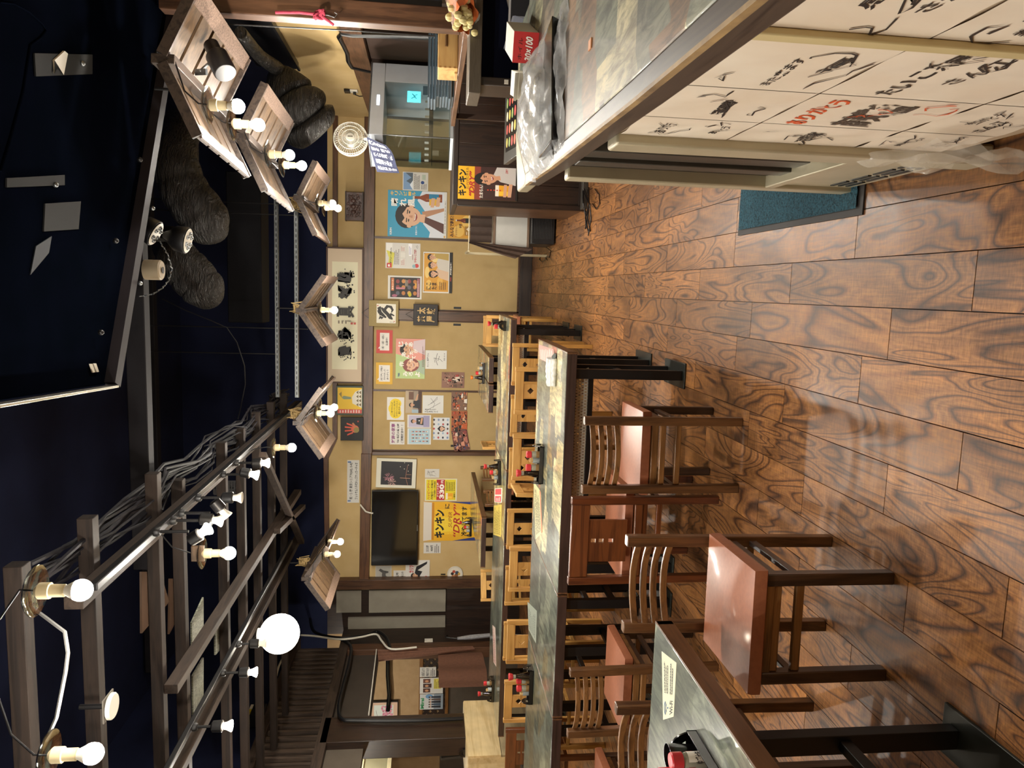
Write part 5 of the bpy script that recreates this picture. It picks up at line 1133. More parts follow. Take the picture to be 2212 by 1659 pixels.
# the near tray, cut by the picture edge
n0 = onZ(1500, 1592, .715); o = (n0.x-.02, n0.y-.14, .7155, PI/2); tray(o, 'nearest one beside the internet sheet')
q = at(o, (.085, .0, .0065)); t = thing('black_cup', 'small black lacquer cup in the near tray', 'cup', q); t.scale = (1.2, 1.2, 1.2)
part('cup', MB().lathe([(.022, 0), (.024, .003), (.03, .075), (.028, .075), (.021, .006), (.0001, .006)], 18), TRAYM, t)
q = at(o, (.025, .022, .0065)); soyt = thing('tall_spice_jar', 'tall clear jar with red cap standing in the near tray', 'jar', q)
part('glass', MB().lathe([(.024, 0), (.026, .004), (.026, .085), (.02, .1)], 18), CLEARJ, soyt); part('cap', MB().lathe([(.024, .098), (.027, .1), (.027, .13), (.023, .136), (.0001, .137)], 18), REDCAP, soyt)
q = at(o, (.03, -.024, .0065)); t = thing('spice_jar', 'red-capped seasoning jar with printed label in the near tray, right of the tall jar', 'jar', q)
part('glass', MB().lathe([(.02, 0), (.022, .004), (.022, .06), (.018, .07)], 18), CLEARJ, t); part('cap', MB().lathe([(.02, .068), (.023, .07), (.023, .098), (.02, .102), (.0001, .103)], 18), REDCAP, t)
part('label', MB().grid(lambda u, v: (.0224*math.cos(-1.2+2.6*u), .0224*math.sin(-1.2+2.6*u), .008+.048*v), 12, 2), flat('#e6e0da'), t)
draw([('r', 0, .6, 1, 1, '#b8343a'), ('t', 'ゆず七味', .2, .12, .6, .5, '#2a2020', .03)], 1, 1, t, lambda a, b, z: ((.0228+z)*math.cos(-1.9+2.6*a), (.0228+z)*math.sin(-1.9+2.6*a), .008+.048*b))
def flat_sheet(name, label, cat, px, z, base, items, t=.0012):
    """sheet lying on a table: corners far-left, far-right, near-right, near-left as the reader sits"""
    P = [onZ(x, y, z) for x, y in px]
    def fn(a, b, zz): 
        p = P[3].lerp(P[2], a); q_ = P[0].lerp(P[1], a); r_ = p.lerp(q_, b); return (r_.x, r_.y, z+t+.0004+zz)
    o = single(name, label, cat, MB().hexa([(p.x, p.y, z+.0002) for p in P[::-1]], [(p.x, p.y, z+t) for p in P[::-1]]), flat(base, .3))
    draw(items, 1, 1, o, fn); return o
wifi = [('t', 'Wi-Fi', .05, .1, .24, .28, '#2a2c2c', .02), ('lines', .40, .5, .95, .85, 3, '#4a4a48'), ('lines', .40, .15, .92, .4, 2, '#4a4a48')]
for k, r in enumerate((.05, .12, .19)):
    P = [(.17+r*.7*math.sin(a), .5+r*1.7*math.cos(a)-.0) for a in [-.8+1.6*i/8 for i in range(9)]]
    wifi.append(('s', P, .035, '#2d5a86') if k else ('e', .17, .52, .015, .05, '#2d5a86'))
flat_sheet('internet_sheet', 'cream wireless internet sheet under the vinyl of the near table', 'notice', [(1433, 1555), (1430, 1407), (1462, 1432), (1456, 1548)], .715, '#cfcdb4', wifi)
flat_sheet('menu_sheet', 'menu sheet with red edge lying on the middle table row, left of its tray', 'menu', [(1157, 1165), (1153, 1040), (1168, 1062), (1172, 1150)], .715, '#cfc796', [('r', 0, 0, 1, .14, '#b8603a'), ('lines', .06, .2, .94, .9, 7, '#4a4630')])
flat_sheet('menu_sheet', 'yellow menu print lying on the middle of the far table row', 'menu', [(1066, 1155), (1067, 1092), (1084, 1090), (1082, 1160)], .715, '#c9b254', [('lines', .05, .1, .95, .9, 6, '#5a5030')])
flat_sheet('menu_sheet', 'red and white menu print just left of the tray on the far table row', 'menu', [(1068, 1085), (1069, 1055), (1085, 1054), (1084, 1086)], .715, '#d8cfc4', [('r', .05, .1, .45, .9, '#b8484a'), ('r', .55, .1, .95, .9, '#b8484a'), ('lines', .1, .2, .4, .8, 3, '#e8dcd4')])
flat_sheet('menu_sheet', 'grey-green picture sheet on the left part of the middle table row', 'menu', [(1142, 1360), (1140, 1300), (1160, 1320), (1158, 1390)], .715, '#8f968a', [('lines', .1, .1, .9, .9, 5, '#6c7268')])
flat_sheet('menu_sheet', 'pink-printed menu strip on the left part of the far table row', 'menu', [(1066, 1430), (1064, 1350), (1070, 1356), (1072, 1440)], .715, '#c9b4a8', [('lines', .04, .1, .96, .9, 5, '#a0605a')])
flat_sheet('menu_sheet', 'pink and white print at the right end of the middle table row, under the cloth', 'menu', [(1166, 775), (1164, 744), (1196, 754), (1200, 792)], .715, '#b9908a', [('lines', .05, .08, .95, .92, 7, '#d8cfc6')])
# folded cloth on the middle table row
P = [onZ(1196, 762, .716), onZ(1190, 828, .716)]
t = thing('folded_cloth', 'rolled white cloth with grey lining on the right end of the middle row', 'cloth', (0, 0, 0))
c0, c1 = onZ(1199, 775, .716), onZ(1197, 832, .716)
def roll(dy, r, a):
    pts = [(c0.x+(c1.x-c0.x)*k/10, c0.y+(c1.y-c0.y)*k/10+dy+.004*math.sin(k*2+a), .717+r*.62+.003*math.sin(k*3+a)) for k in range(11)]
    return MB().tube(pts, [r*(.75+.25*math.sin(PI*min(1, (k+1.5)/10))) for k in range(11)], 10)
CLOTHW = mat('white_cotton', '#d3d3d0', '#c4c4c1', .9, scale=50)
part('roll', roll(.03, .032, 0), CLOTHW, t); part('fold', roll(-.022, .026, 1), CLOTHW, t); part('fold', roll(-.06, .018, 2), CLOTHW, t)
part('grey_corner', MB().grid(lambda u, v: (c0.x+.035-.075*u, c0.y-.06+.10*v, .722+.02*math.sin(u*5)*math.sin(v*4)), 8, 6), mat('grey_cotton', '#5e625f', '#50544f', .9, scale=40), t, label='grey lining of the cloth')

# ================================================================ the bar at the right: cabinet, cooler, shelves
cab = thing('bar_cabinet', 'black-brown planked bar cabinet facing the room, beer sign on its front', 'cabinet', (0, 0, 0))
Yc = 7.27
for i in range(8):
    x0 = .835+i*.18; part('plank', MB().bb(x0+.001, x0+.178, Yc, Yc+.03, .06, 1.24), DARKW, cab, .002)
part('top', MB().bb(.80, 2.285, Yc-.015, 8.3, 1.24, 1.285), DARKX, cab, .004)
part('side_panel', MB().bb(.805, .835, Yc, 8.3, 0, 1.24), BEAM_Z, cab, .003)
part('corner_post', MB().bb(.79, .84, Yc-.02, Yc+.04, 0, 1.24), DARKW, cab, .004)
part('base_board', MB().bb(.84, 2.3, Yc-.01, Yc+.0, 0, .065), DARKX, cab)
ds = [('r', 0, .76, 1, 1, '#e8b41e'), ('t', 'キンキン', .1, .83, .8, .13, '#16110c', .05), ('t', 'に冷えた', .62, .795, .34, .045, '#4a2a14', .02), ('t', 'SUPER', .3, .79, .3, .04, '#9a4a1e', 0, .3), ('t', '“DRY”', .12, .70, .72, .085, '#b5302a', .02, .3), ('r', 0, 0, 1, .70, '#3a1f1a'), ('r', 0, .6, 1, .7, '#8a3a2a'), ('p', [(.45, 0), (1, 0), (1, .34), (.74, .40), (.56, .28)], '#c9c4c0')]
ds += [('t', '“DRY”', .1, .70, .76, .09, '#b5302a', .03, .3)] + face(.64, .50, .2, .82, '#cf9a78', '#15110f', .15) + beer_glass(.12, .46, .1, .36, .22) + [('p', [(.1, .1), (.5, .08), (.5, .14), (.1, .16)], '#d3a284'), ('p', [(.1, .18), (.48, .17), (.48, .22), (.1, .23)], '#d3a284'), ('t', 'たまらん！', .05, .56, .4, .06, '#ece6dc', .03), ('t', 'DRY', .82, .16, .14, .04, '#b5302a', .02, .3), ('r', 0, 0, 1, .03, '#16130f')]
for k in range(5): ds.append(('e', .3, .48-.05*k, .02, .014, '#c9442e'))
sheet_on('beer_sign', 'yellow and dark beer sign of a smiling man with a mug on the bar cabinet', 'sign', (985, 1118, 361, 432), Yc-.003, '#e8b41e', ds, t=.004)
# glass cooler on the cabinet, turned a little
Fp, Bp, Rp = Vector((1.425, 7.34, 0)), Vector((1.19, 7.76, 0)), Vector((2.19, 7.75, 0))
ex = (Rp-Fp).normalized(); ey = Vector((-ex.y, ex.x, 0)); wL = (Rp-Fp).length; dL = .49; z0, z1 = 1.287, 2.085
co = thing('glass_cooler', 'white-topped glass cooler cabinet with a small blue lit sign', 'cooler', Fp+Vector((0, 0, z0)), math.atan2(ex.y, ex.x))
hh_ = z1-z0; WCOOL = mat('cooler_white', '#b9bec4', '#b0b5bb', .3)
part('top_panel', MB().bb(0, wL, 0, dL, hh_-.13, hh_), WCOOL, co, .006)
part('top_rim', MB().bb(-.006, wL, -.006, dL, hh_, hh_+.012), STEEL, co, .002)
part('right_panel', MB().bb(wL-.23, wL, 0, dL, 0, hh_-.13), WCOOL, co, .004)
part('floor_panel', MB().bb(0, wL-.23, 0, dL, 0, .03), WCOOL, co, .003)
part('back_glass', MB().bb(.012, wL-.23, dL-.005, dL, .03, hh_-.13), glass('cooler_glass', '#f2f6f6', .02, .12), co)
part('corner_post', MB().bb(0, .012, 0, .012, .03, hh_-.13), STEEL, co, .002)
part('front_glass', MB().bb(.012, wL-.23, 0, .005, .03, hh_-.13), glass('cooler_glass', '#f2f6f6', .02, .12), co)
part('side_glass', MB().bb(0, .005, .012, dL-.02, .03, hh_-.13), MATS['cooler_glass'], co)
part('shelf', MB().bb(.02, wL-.24, .03, dL-.03, .20, .208), glass('shelf_glass', '#dfeeea', .05, .25), co)
part('shelf_rail', MB().bb(.02, wL-.24, .018, .03, .195, .235), STEEL, co, .002)
for i in range(6): part('price_tag', MB().bb(.06+i*.09, .085+i*.09, .012, .016, .235, .275), PAPER, co)
for i in range(4): part('price_tag', MB().bb(.009, .012, .08+i*.09, .11+i*.09, .235, .275), PAPER, co)
part('lamp_strip', MB().bb(wL-.52, wL-.40, -.003, .001, hh_-.085, hh_-.06), emit('cooler_light', (.75, .86, 1, 1), 2.5), co)
sg = part('lit_sign', MB().bb(wL-.44, wL-.31, .02, .028, .32, .45), emit('cyan_sign', (.1, .75, .85, 1), 1.6), co, label='small glowing blue sign')
draw([('s', [(.3, .7), (.5, .4), (.75, .65)], .07, '#1d5a6a'), ('s', [(.3, .3), (.55, .55), (.7, .25)], .06, '#1d5a6a')], .13, .13, sg, lambda a, b, z: (wL-.44+.13*a, .019-z, .32+.13*b))
part('blue_label', MB().bb(wL-.36, wL-.25, .006, .008, .22, .30), flat('#8fb4d0'), co)
# navy cloth over the cooler corner
def nor(u, v):
    P = [Vector((1.41, 7.31, 2.105)), Vector((1.15, 7.70, 2.03)), Vector((1.35, 7.30, 1.92)), Vector((1.13, 7.68, 1.81))]
    p = P[0].lerp(P[1], u).lerp(P[2].lerp(P[3], u), v); w = math.sin(u*9+v*2)*.012*(.3+v); return (p.x-w-.015, p.y-w, p.z-.02*math.sin(PI*u)*v)
o = single('navy_cloth', 'navy cloth with white writing hung over the cooler corner', 'cloth', MB().grid(nor, 16, 10), mat('navy_cotton', '#232846', '#1b2038', .85, scale=40))
draw([('v', 'あいうえお感謝', .9-.0, .95, .12, .12, '#cfd0d8', .02), ('v', 'お客様一同より', .72, .93, .12, .12, '#cfd0d8', .02), ('v', '大入り満員御礼', .54, .93, .12, .12, '#cfd0d8', .02), ('v', '祝開店十周年', .36, .9, .12, .12, '#cfd0d8', .02), ('v', '太鼓茶屋さん江', .18, .9, .12, .12, '#cfd0d8', .02)], 1, 1, o, lambda a, b, z: tuple(Vector(nor(1-a, 1-b))+Vector((-.006-z, -.006-z, 0))))
# fan on the cooler
fx = Vector((1.46, 7.76, 2.098))
fan = thing('electric_fan', 'white caged electric fan standing on the cooler', 'fan', fx, .25)
part('foot', MB().lathe([(.09, 0), (.095, .006), (.08, .018), (.02, .03), (.016, .07)], 20), WHITEP, fan)
cg = MB()
for R1, y in [(.165, 0), (.168, .03), (.165, .06), (.12, -.012), (.08, -.018)]: cg.tube([(R1*math.cos(a), y, .20+R1*math.sin(a)) for a in [2*PI*i/28 for i in range(29)]], .004, 5, False)
for i in range(44):
    a = 2*PI*i/44; cg.tube([(.04*math.cos(a), -.02, .2+.04*math.sin(a)), (.11*math.cos(a), -.014, .2+.11*math.sin(a)), (.165*math.cos(a), 0, .2+.165*math.sin(a)), (.165*math.cos(a), .06, .2+.165*math.sin(a)), (.05*math.cos(a), .085, .2+.05*math.sin(a))], .0016, 4, False)
part('cage', cg, WHITEP, fan, stuff=True)
part('hub_cap', MB().lathe([(.0001, -.03), (.036, -.028), (.042, -.02), (.042, -.012)], 20, (0, 0, .2), Matrix.Rotation(PI/2, 3, 'X').inverted()), WHITEP, fan)
part('badge', MB().bb(-.006, .006, -.034, -.029, .175, .225), mat('grey_badge', '#77736a', '#6e6a62', .4), fan)
for k in range(3):
    a0 = 2*PI*k/3
    part('blade', MB().grid(lambda u, v: ((.035+.115*u)*math.cos(a0+(v-.5)*1.4), .02+.025*(v-.5), .2+(.035+.115*u)*math.sin(a0+(v-.5)*1.4)), 5, 6), glass('fan_blade', '#d4dad4', .15, .5), fan)
part('motor', MB().lathe([(.045, .05), (.05, .07), (.05, .12), (.03, .15)], 16, (0, 0, .2), Matrix.Rotation(PI/2, 3, 'X').inverted()), WHITEP, fan)
part('neck', MB().tube([(0, .07, .06), (0, .08, .12), (0, .08, .2)], .014, 8), WHITEP, fan)
# tray shelf, stacked trays, wooden box
sh = thing('tray_shelf', 'dark shelf board carrying the stacked trays, before the planked cabinet', 'shelf', (0, 0, 0))
part('board', MB().bb(1.34, 2.25, 4.02, 6.4, 1.305, 1.34), BEAM_Y, sh, .004)
for x, y in ((1.40, 4.5), (1.40, 6.3), (2.2, 4.5), (2.2, 6.3)): part('leg', MB().bb(x-.02, x+.02, y-.02, y+.02, 0, 1.305), DARKW, sh)
TRB = mat('blue_grey_tray', '#5d6f7c', '#51626e', .3)
r7 = random.Random(2)
for i in range(9):
    dx, dy = (-.03 if i > 5 else .0)+r7.uniform(-.012, .012), r7.uniform(-.02, .02)
    w_ = .44 if i > 5 else .47
    t = thing('serving_tray', 'blue-grey serving tray in the stack beside the wooden box, %s' % ['lowest', 'second lowest', 'third from below', 'fourth from below', 'fifth from below', 'fourth from the top', 'third from the top', 'second from the top', 'topmost'][i], 'tray', (1.60+dx, 5.72+dy, 1.3405+i*.0215), 0, 'stacked blue-grey trays')
    part('plate', MB().bb(-w_/2, w_/2, -.16, .16, 0, .007), TRB, t, .002)
    part('rim', MB().hexa([(-w_/2, -.16, .007), (w_/2, -.16, .007), (w_/2, -.154, .007), (-w_/2, -.154, .007)], [(-w_/2-.006, -.168, .018), (w_/2+.006, -.168, .018), (w_/2+.004, -.163, .018), (-w_/2-.004, -.163, .018)]).bb(-w_/2-.005, -w_/2, -.16, .16, .004, .018).bb(w_/2, w_/2+.005, -.16, .16, .004, .018), TRB, t)
PINE = wood('pale_pine_x', '#b58a52', '#cba468', 'x', .5, .6)
wbx = thing('wooden_box', 'pale dovetailed wooden box with a finger slot, before the stacked trays', 'box', (1.53, 5.0, 1.3405), .35)
part('body', MB().bb(-.19, .19, -.065, .065, 0, .125), PINE, wbx, .003)
part('finger_slot', MB().tube([(-.04, -.0655, .075), (.04, -.0655, .075)], .008, 8), mat('slot_shade', '#7a5a34', '#6d4f2d', .8), wbx)
part('lid_tab', MB().bb(-.205, -.19, -.03, .03, .0, .02), PINE, wbx, .002)
for i in range(4): part('dovetail', MB().bb(-.191, -.178, -.0655, -.064, .012+i*.03, .026+i*.03), mat('end_grain', '#a0763f', '#936a37', .7), wbx)
# back shelf beyond the counter
bs_ = thing('back_shelf', 'dark open shelf unit beyond the counter end with a grey-edged top board', 'shelf', (0, 0, 0))
part('top_board', MB().bb(.94, 2.1, 3.72, 3.98, 1.265, 1.325), mat('grey_oak', '#4a4238', '#5a5146', .4, scale=20, stretch=(1, 1, 12)), bs_, .004)
part('side_panel', MB().bb(.99, 1.03, 3.76, 3.98, 0, 1.265), DARKW, bs_, .003)
part('back_panel', MB().bb(1.03, 2.1, 3.96, 3.98, 0, 1.265), ATTIC, bs_)
part('tag', MB().bb(1.0, 1.02, 3.753, 3.76, 1.13, 1.15), PAPER, bs_)
part('inner_shelf', MB().bb(1.03, 2.1, 3.78, 3.96, 1.0, 1.02), DARKX, bs_)
for i, (x, y, r, a, b, lab) in enumerate([(1.42, 3.88, .2, '#3a2430', '#d8d2ce', 'white-rimmed dark comic book lying in the back shelf'), (1.36, 3.835, -.1, '#20222a', '#c9c9cc', 'dark photo card propped under the comic book'), (1.26, 3.83, .05, '#aab4cc', '#b9c2d6', 'pale blue folder on end beside the cards')]):
    t = thing('book', lab, 'book', (x, y, 1.0215+.0*i), r)
    part('pages', MB().box((0, 0, .055+.0*i), (.18, .018, .11), Matrix.Rotation(.25*(i-1), 3, 'Y')), flat(b), t, .002)
    part('cover', MB().box((0, -.0105, .055), (.15, .002, .09), Matrix.Rotation(.25*(i-1), 3, 'Y')), flat(a), t)
# bouquet in orange paper
bq = thing('wrapped_bouquet', 'cream dried flowers wrapped in orange paper and film, lying on the back shelf', 'bouquet', (1.40, 3.72, 1.41))
def cone(r0, r1, L, wv, ph):
    ax = Vector((-.52, -.30, -.28)).normalized(); a = ax.cross(Vector((0, 0, 1))).normalized(); b = ax.cross(a)
    def f(u, v):
        t_ = 2*PI*u; r = (r0+(r1-r0)*v)*(1+wv*math.sin(t_*5+ph)*v); p = ax*(L*v-.02)+(a*math.cos(t_)*1.1+b*math.sin(t_)*.6)*r; return (p.x+.08, p.y+.06, p.z+.05)
    return MB().grid(f, 30, 8)
part('orange_paper', cone(.012, .085, .30, .16, 0), mat('orange_paper', '#c96a35', '#bd5f2c', .6, scale=30, bumpy=.3), bq)
part('clear_film', cone(.02, .105, .29, .2, 1), PLASTIC, bq)
fl_ = MB(); r8 = random.Random(12); ax = Vector((-.52, -.30, -.28)).normalized()
for k in range(34):
    p = ax*r8.uniform(.20, .30)+Vector((r8.uniform(-.055, .055), r8.uniform(-.05, .05), r8.uniform(-.04, .05))); fl_.ball((p.x+.08, p.y+.06, p.z+.05), r8.uniform(.010, .02), 7, 5)
part('flowers', fl_, mat('cream_petals', '#d3c79a', '#b9a868', .9, scale=40), bq, stuff=True)
vz = thing('yellow_pot', 'yellow flower pot with pale blossoms at the top picture edge', 'pot', (1.62, 4.05, 1.341))
part('pot', MB().lathe([(.04, 0), (.045, .005), (.06, .14), (.055, .14), (.04, .02), (.0001, .02)], 18), mat('yellow_glaze', '#c9952a', '#b8861f', .35), vz)
bl_ = MB()
for k in range(30): bl_.ball((r8.uniform(-.06, .06), r8.uniform(-.05, .05), .16+r8.uniform(0, .09)), r8.uniform(.012, .022), 7, 5)
part('blossoms', bl_, mat('pale_blossom', '#cfc29c', '#b7c08a', .9, scale=30), vz, stuff=True)
# low table with picture menu
lt = thing('side_table', 'low dark side table between counter and bar cabinet, picture menu on it', 'table', (0, 0, 0))
part('top', MB().hexa([(.84, 4.72, .93), (1.3, 4.72, .93), (1.45, 5.6, .93), (.92, 5.6, .93)], [(.84, 4.72, .965), (1.3, 4.72, .965), (1.45, 5.6, .965), (.92, 5.6, .965)]), mat('grey_table_top', '#3e3a34', '#353129', .35), lt, .003)
for x, y in ((.92, 4.8), (1.22, 4.8), (1.0, 5.5), (1.36, 5.5)): part('leg', MB().bb(x-.02, x+.02, y-.02, y+.02, 0, .93), DARKW, lt)
o = single('picture_menu', 'dark picture menu with colourful dishes lying on the low side table', 'menu', MB().hexa([(.90, 4.78, .9655), (1.27, 4.78, .9655), (1.38, 5.45, .9655), (.98, 5.45, .9655)], [(.90, 4.78, .968), (1.27, 4.78, .968), (1.38, 5.45, .968), (.98, 5.45, .968)]), flat('#171412', .2))
draw([it for i in range(4) for j in range(4) for it in [('e', .14+.24*i, .14+.24*j, .09, .08, ['#b5533a', '#c9a24a', '#a83a34', '#d8c8a0', '#7a8a4a'][(i+2*j) % 5])]], 1, 1, o, lambda a, b, z: (.90+.37*a+.09*b, 4.78+.67*b, .9686+z))
# dark panel at the right with post, picture, print and cord
pn = thing('blackboard', 'dark blackboard panel with a brown post at the upper right picture edge', 'panel', (0, 0, 0))
part('board', MB().bb(1.62, 2.34, 4.60, 4.63, 1.45, 3.02), mat('blackboard', '#1d222d', '#171b24', .45), pn)
part('post', MB().bb(1.50, 1.62, 4.55, 4.65, 1.341, 3.02), BEAM_Z, pn, .005)
pf = thing('framed_photo', 'brown-framed dark picture hung on the blackboard panel', 'picture', (1.70, 4.58, 1.50))
part('frame', MB().bb(0, .5, 0, .012, 0, .025).bb(0, .5, 0, .012, .275, .30).bb(0, .025, 0, .012, .025, .275).bb(.475, .5, 0, .012, .025, .275), T1X, pf, .002); part('picture', MB().bb(.025, .475, .004, .008, .025, .275), mat('dark_green_photo', '#1c2e2a', '#10191a', .3, scale=9), pf)
o = sheet_on('wave_print', 'bright print of blue waves and orange swirl on the panel', 'poster', (598, 690, -30, 38), 4.58, '#dcd8c8', [('p', [(.3, 1), (1, .55), (1, .4), (.55, .6), (.2, .9)], '#d97a30'), ('e', .8, .35, .18, .14, '#e0a040'), ('p', [(.5, 1), (.9, .7), (.8, .62), (.4, .9)], '#3a3440'), ('p', [(0, .5), (.2, .42), (.3, .2), (.6, .1), (1, .2), (1, 0), (0, 0)], '#3f8fb8'), ('s', [(.05, .4), (.15, .34), (.22, .24), (.18, .16), (.1, .2)], .04, '#e8ecec'), ('s', [(.4, .12), (.5, .06), (.62, .1)], .04, '#e8ecec'), ('s', [(.25, .5), (.32, .4), (.3, .3)], .03, '#e8ecec')], t=.003)
p0, p1 = onY(595, 27, 4.5), onY(700, 32, 4.5)
rc = thing('red_cord', 'braided red cord with a knot and wire hook hanging before the wave print', 'cord', (0, 0, 0))
part('braid', MB().tube([p0, p0.lerp(p1, .5)+Vector((.006, 0, 0)), p0.lerp(p1, .88)], .009, 8), mat('red_braid', '#a8344a', '#8f2a3e', .8, scale=80, bumpy=.6), rc)
kn = MB(); kp = p0.lerp(p1, .9)
for k in range(3): kn.tube([kp+Vector((.022*math.cos(a+k), .012*math.sin(a*2), .028*math.sin(a))) for a in [2*PI*i/12 for i in range(13)]], .008, 6)
part('knot', kn, MATS['red_braid'], rc); part('tassel', MB().tube([kp, kp+Vector((-.03, 0, -.05)), kp+Vector((-.05, 0, -.08))], .008, 6), MATS['red_braid'], rc)
part('hook', MB().tube([kp, kp+Vector((0, 0, -.05)), kp+Vector((-.01, 0, -.085)), kp+Vector((.01, 0, -.1)), kp+Vector((.018, 0, -.085))], .003, 6), STEEL, rc)
single('wall_wire', 'thin black wire strung along the brown post at upper right', 'cable', MB().tube([onY(480, 52, 4.5), onY(600, 58, 4.5), onY(760, 66, 4.5), onY(940, 78, 4.5)], .004, 5), BLACKP)
# right wall: vent box, sockets, pipe
vb = thing('wall_box', 'flat black box fixed to the cream wall at upper right', 'box', (0, 0, 0))
part('box', MB().hexa([(2.28, 6.9, 2.92), (2.35, 6.9, 2.92), (2.35, 8.5, 2.92), (2.28, 8.5, 2.92)], [(2.28, 6.9, 3.35), (2.35, 6.9, 3.35), (2.35, 8.5, 3.35), (2.28, 8.5, 3.35)]), BLACKP, vb, .006)
part('lip', MB().bb(2.265, 2.29, 6.88, 8.52, 2.905, 2.93), mat('black_frame', '#1c1b1c', '#161516', .4), vb)
q = onX(762, 195, 2.345)
sk = thing('wall_socket', 'white wall socket with black plug above the cooler', 'socket', (2.345, q.y, q.z))
part('plate', MB().bb(-.02, 0, -.05, .05, -.06, .03), WHITEP, sk, .003); part('cover', MB().bb(-.03, 0, -.05, .05, .03, .10), BLACKP, sk, .003); part('plug', MB().bb(-.05, -.02, -.02, .02, -.04, -.005), BLACKP, sk, .004)
part('lead', MB().tube([(-.05, 0, -.03), (-.07, -.02, -.08), (-.06, -.03, -.2)], .006, 6), BLACKP, sk)
pp = MB().tube([onX(x, y, 2.27) for x, y in [(960, 82), (850, 78), (760, 76), (738, 72), (732, 80), (742, 98), (750, 115), (752, 132), (760, 145), (790, 152), (830, 160)]], .022, 8)
single('black_pipe', 'black wrapped pipe bending down the right wall by the brown windows', 'pipe', pp, BLACKP)
# white chest, grille box and curtain under the flyers
wc_ = thing('white_chest', 'white-fronted chest standing on the black grille box near the sliding doors', 'chest', (0, 0, 0))
part('body', MB().bb(.52, 1.04, 9.0, 9.5, .305, .74), mat('chest_white', '#b4b2ac', '#aaa8a2', .4), wc_, .01)
for z in (.305, .715): part('trim', MB().bb(.515, 1.045, 8.992, 9.01, z, z+.03), mat('chest_brown', '#6f5a4a', '#665242', .4), wc_, .003)
gb = thing('grille_box', 'black appliance box with slotted front on the floor near the sliding doors', 'appliance', (0, 0, 0))
part('body', MB().bb(.56, 1.04, 8.86, 9.5, .02, .30), BLACKP, gb, .008)
gs = MB().bb(0, .36, -.004, 0, 0, .008).mesh('slot', mat('slot_grey', '#2a2a2b', '#232324', .4), False)
for i in range(12): put(bpy.data.objects.new('slot', gs), (.62, 8.86, .06+i*.018), 0, gb)
for x, y in ((.6, 8.9), (1.0, 8.9), (.6, 9.45), (1.0, 9.45)): part('foot', MB().lathe([(.015, 0), (.015, .02)], 8, (x, y, 0)), BLACKP, gb)
rd = thing('curtain_stand', 'thin pale rod stand carrying the dark brown curtain near the grille box', 'stand', (0, 0, 0))
part('rod', MB().tube([(.45, 9.02, 1.03), (1.1, 9.02, 1.03)], .008, 8), mat('pale_rod', '#b5a888', '#a89b7c', .4), rd); part('post', MB().bb(1.06, 1.09, 9.52, 9.55, 0, 1.05), MATS['pale_rod'], rd); part('arm', MB().bb(1.065, 1.085, 9.0, 9.55, 1.02, 1.045), MATS['pale_rod'], rd)
part('post', MB().bb(.44, .47, 9.52, 9.55, 0, 1.05), MATS['pale_rod'], rd); part('arm', MB().bb(.445, .465, 9.0, 9.55, 1.02, 1.045), MATS['pale_rod'], rd)
BRC = mat('brown_curtain', '#3a2a21', '#2f221b', .85, scale=30)
single('short_curtain', 'dark brown curtain hung behind the flyers, over the white chest', 'curtain', MB().grid(lambda u, v: (.56+.48*u, 8.98+.01*math.sin(u*30), 1.02-.26*v), 24, 4), BRC)
single('hanging_cloth', 'dark brown cloth gathered and swung aside at the chest corner', 'cloth', MB().grid(lambda u, v: (.565-.02*u-.16*u*v**1.2*(1.1-.4*v)-.05*v, 8.96-.015*math.sin(u*16), 1.03-(.78-.22*u)*v), 10, 12), mat('brown_cloth', '#4a372c', '#3b2b22', .85, scale=30))
def loop(label, px, z, name='power_cord', r=.005):
    single(name, label, 'cable', MB().tube([onZ(x, y, z)+Vector((0, 0, dz)) for x, y, dz in px], r, 6), BLACKP)
loop('black cord with pale tie coiled on the floor left of the grille box', [(1183, 533, .03), (1190, 542, 0), (1187, 556, 0), (1170, 552, 0), (1165, 560, 0), (1172, 566, .01), (1180, 560, 0), (1176, 550, .01), (1182, 562, 0)], .006)
cbm = MB(); r9 = random.Random(5)
for k in range(6):
    cbm.tube([onZ(1268+r9.uniform(-4, 8), 408+r9.uniform(-4, 2), .008)+Vector((0, 0, r9.uniform(0, .05))), onZ(1275+r9.uniform(-6, 10), 440, .01)+Vector((0, 0, r9.uniform(0, .06))), onZ(1272+r9.uniform(-4, 6), 470, .008)+Vector((0, 0, r9.uniform(0, .03))), onZ(1270+r9.uniform(-6, 8), 500+r9.uniform(-10, 10), .008)], .006, 6)
cbm.tube([onZ(x, y, .01) for x, y in [(1285, 408), (1294, 420), (1296, 440), (1288, 452), (1280, 440)]], .005, 6)
o = single('power_cords', 'bundle of black power cords on the floor at the cabinet foot', 'cables', cbm, BLACKP); o['kind'] = 'stuff'
single('cord_duct', 'dark floor duct along the cabinet foot with pale edge', 'duct', MB().bb(.80, 2.2, 7.14, 7.24, 0, .05), mat('floor_duct', '#2a2622', '#3a342c', .5), bevel=.004)
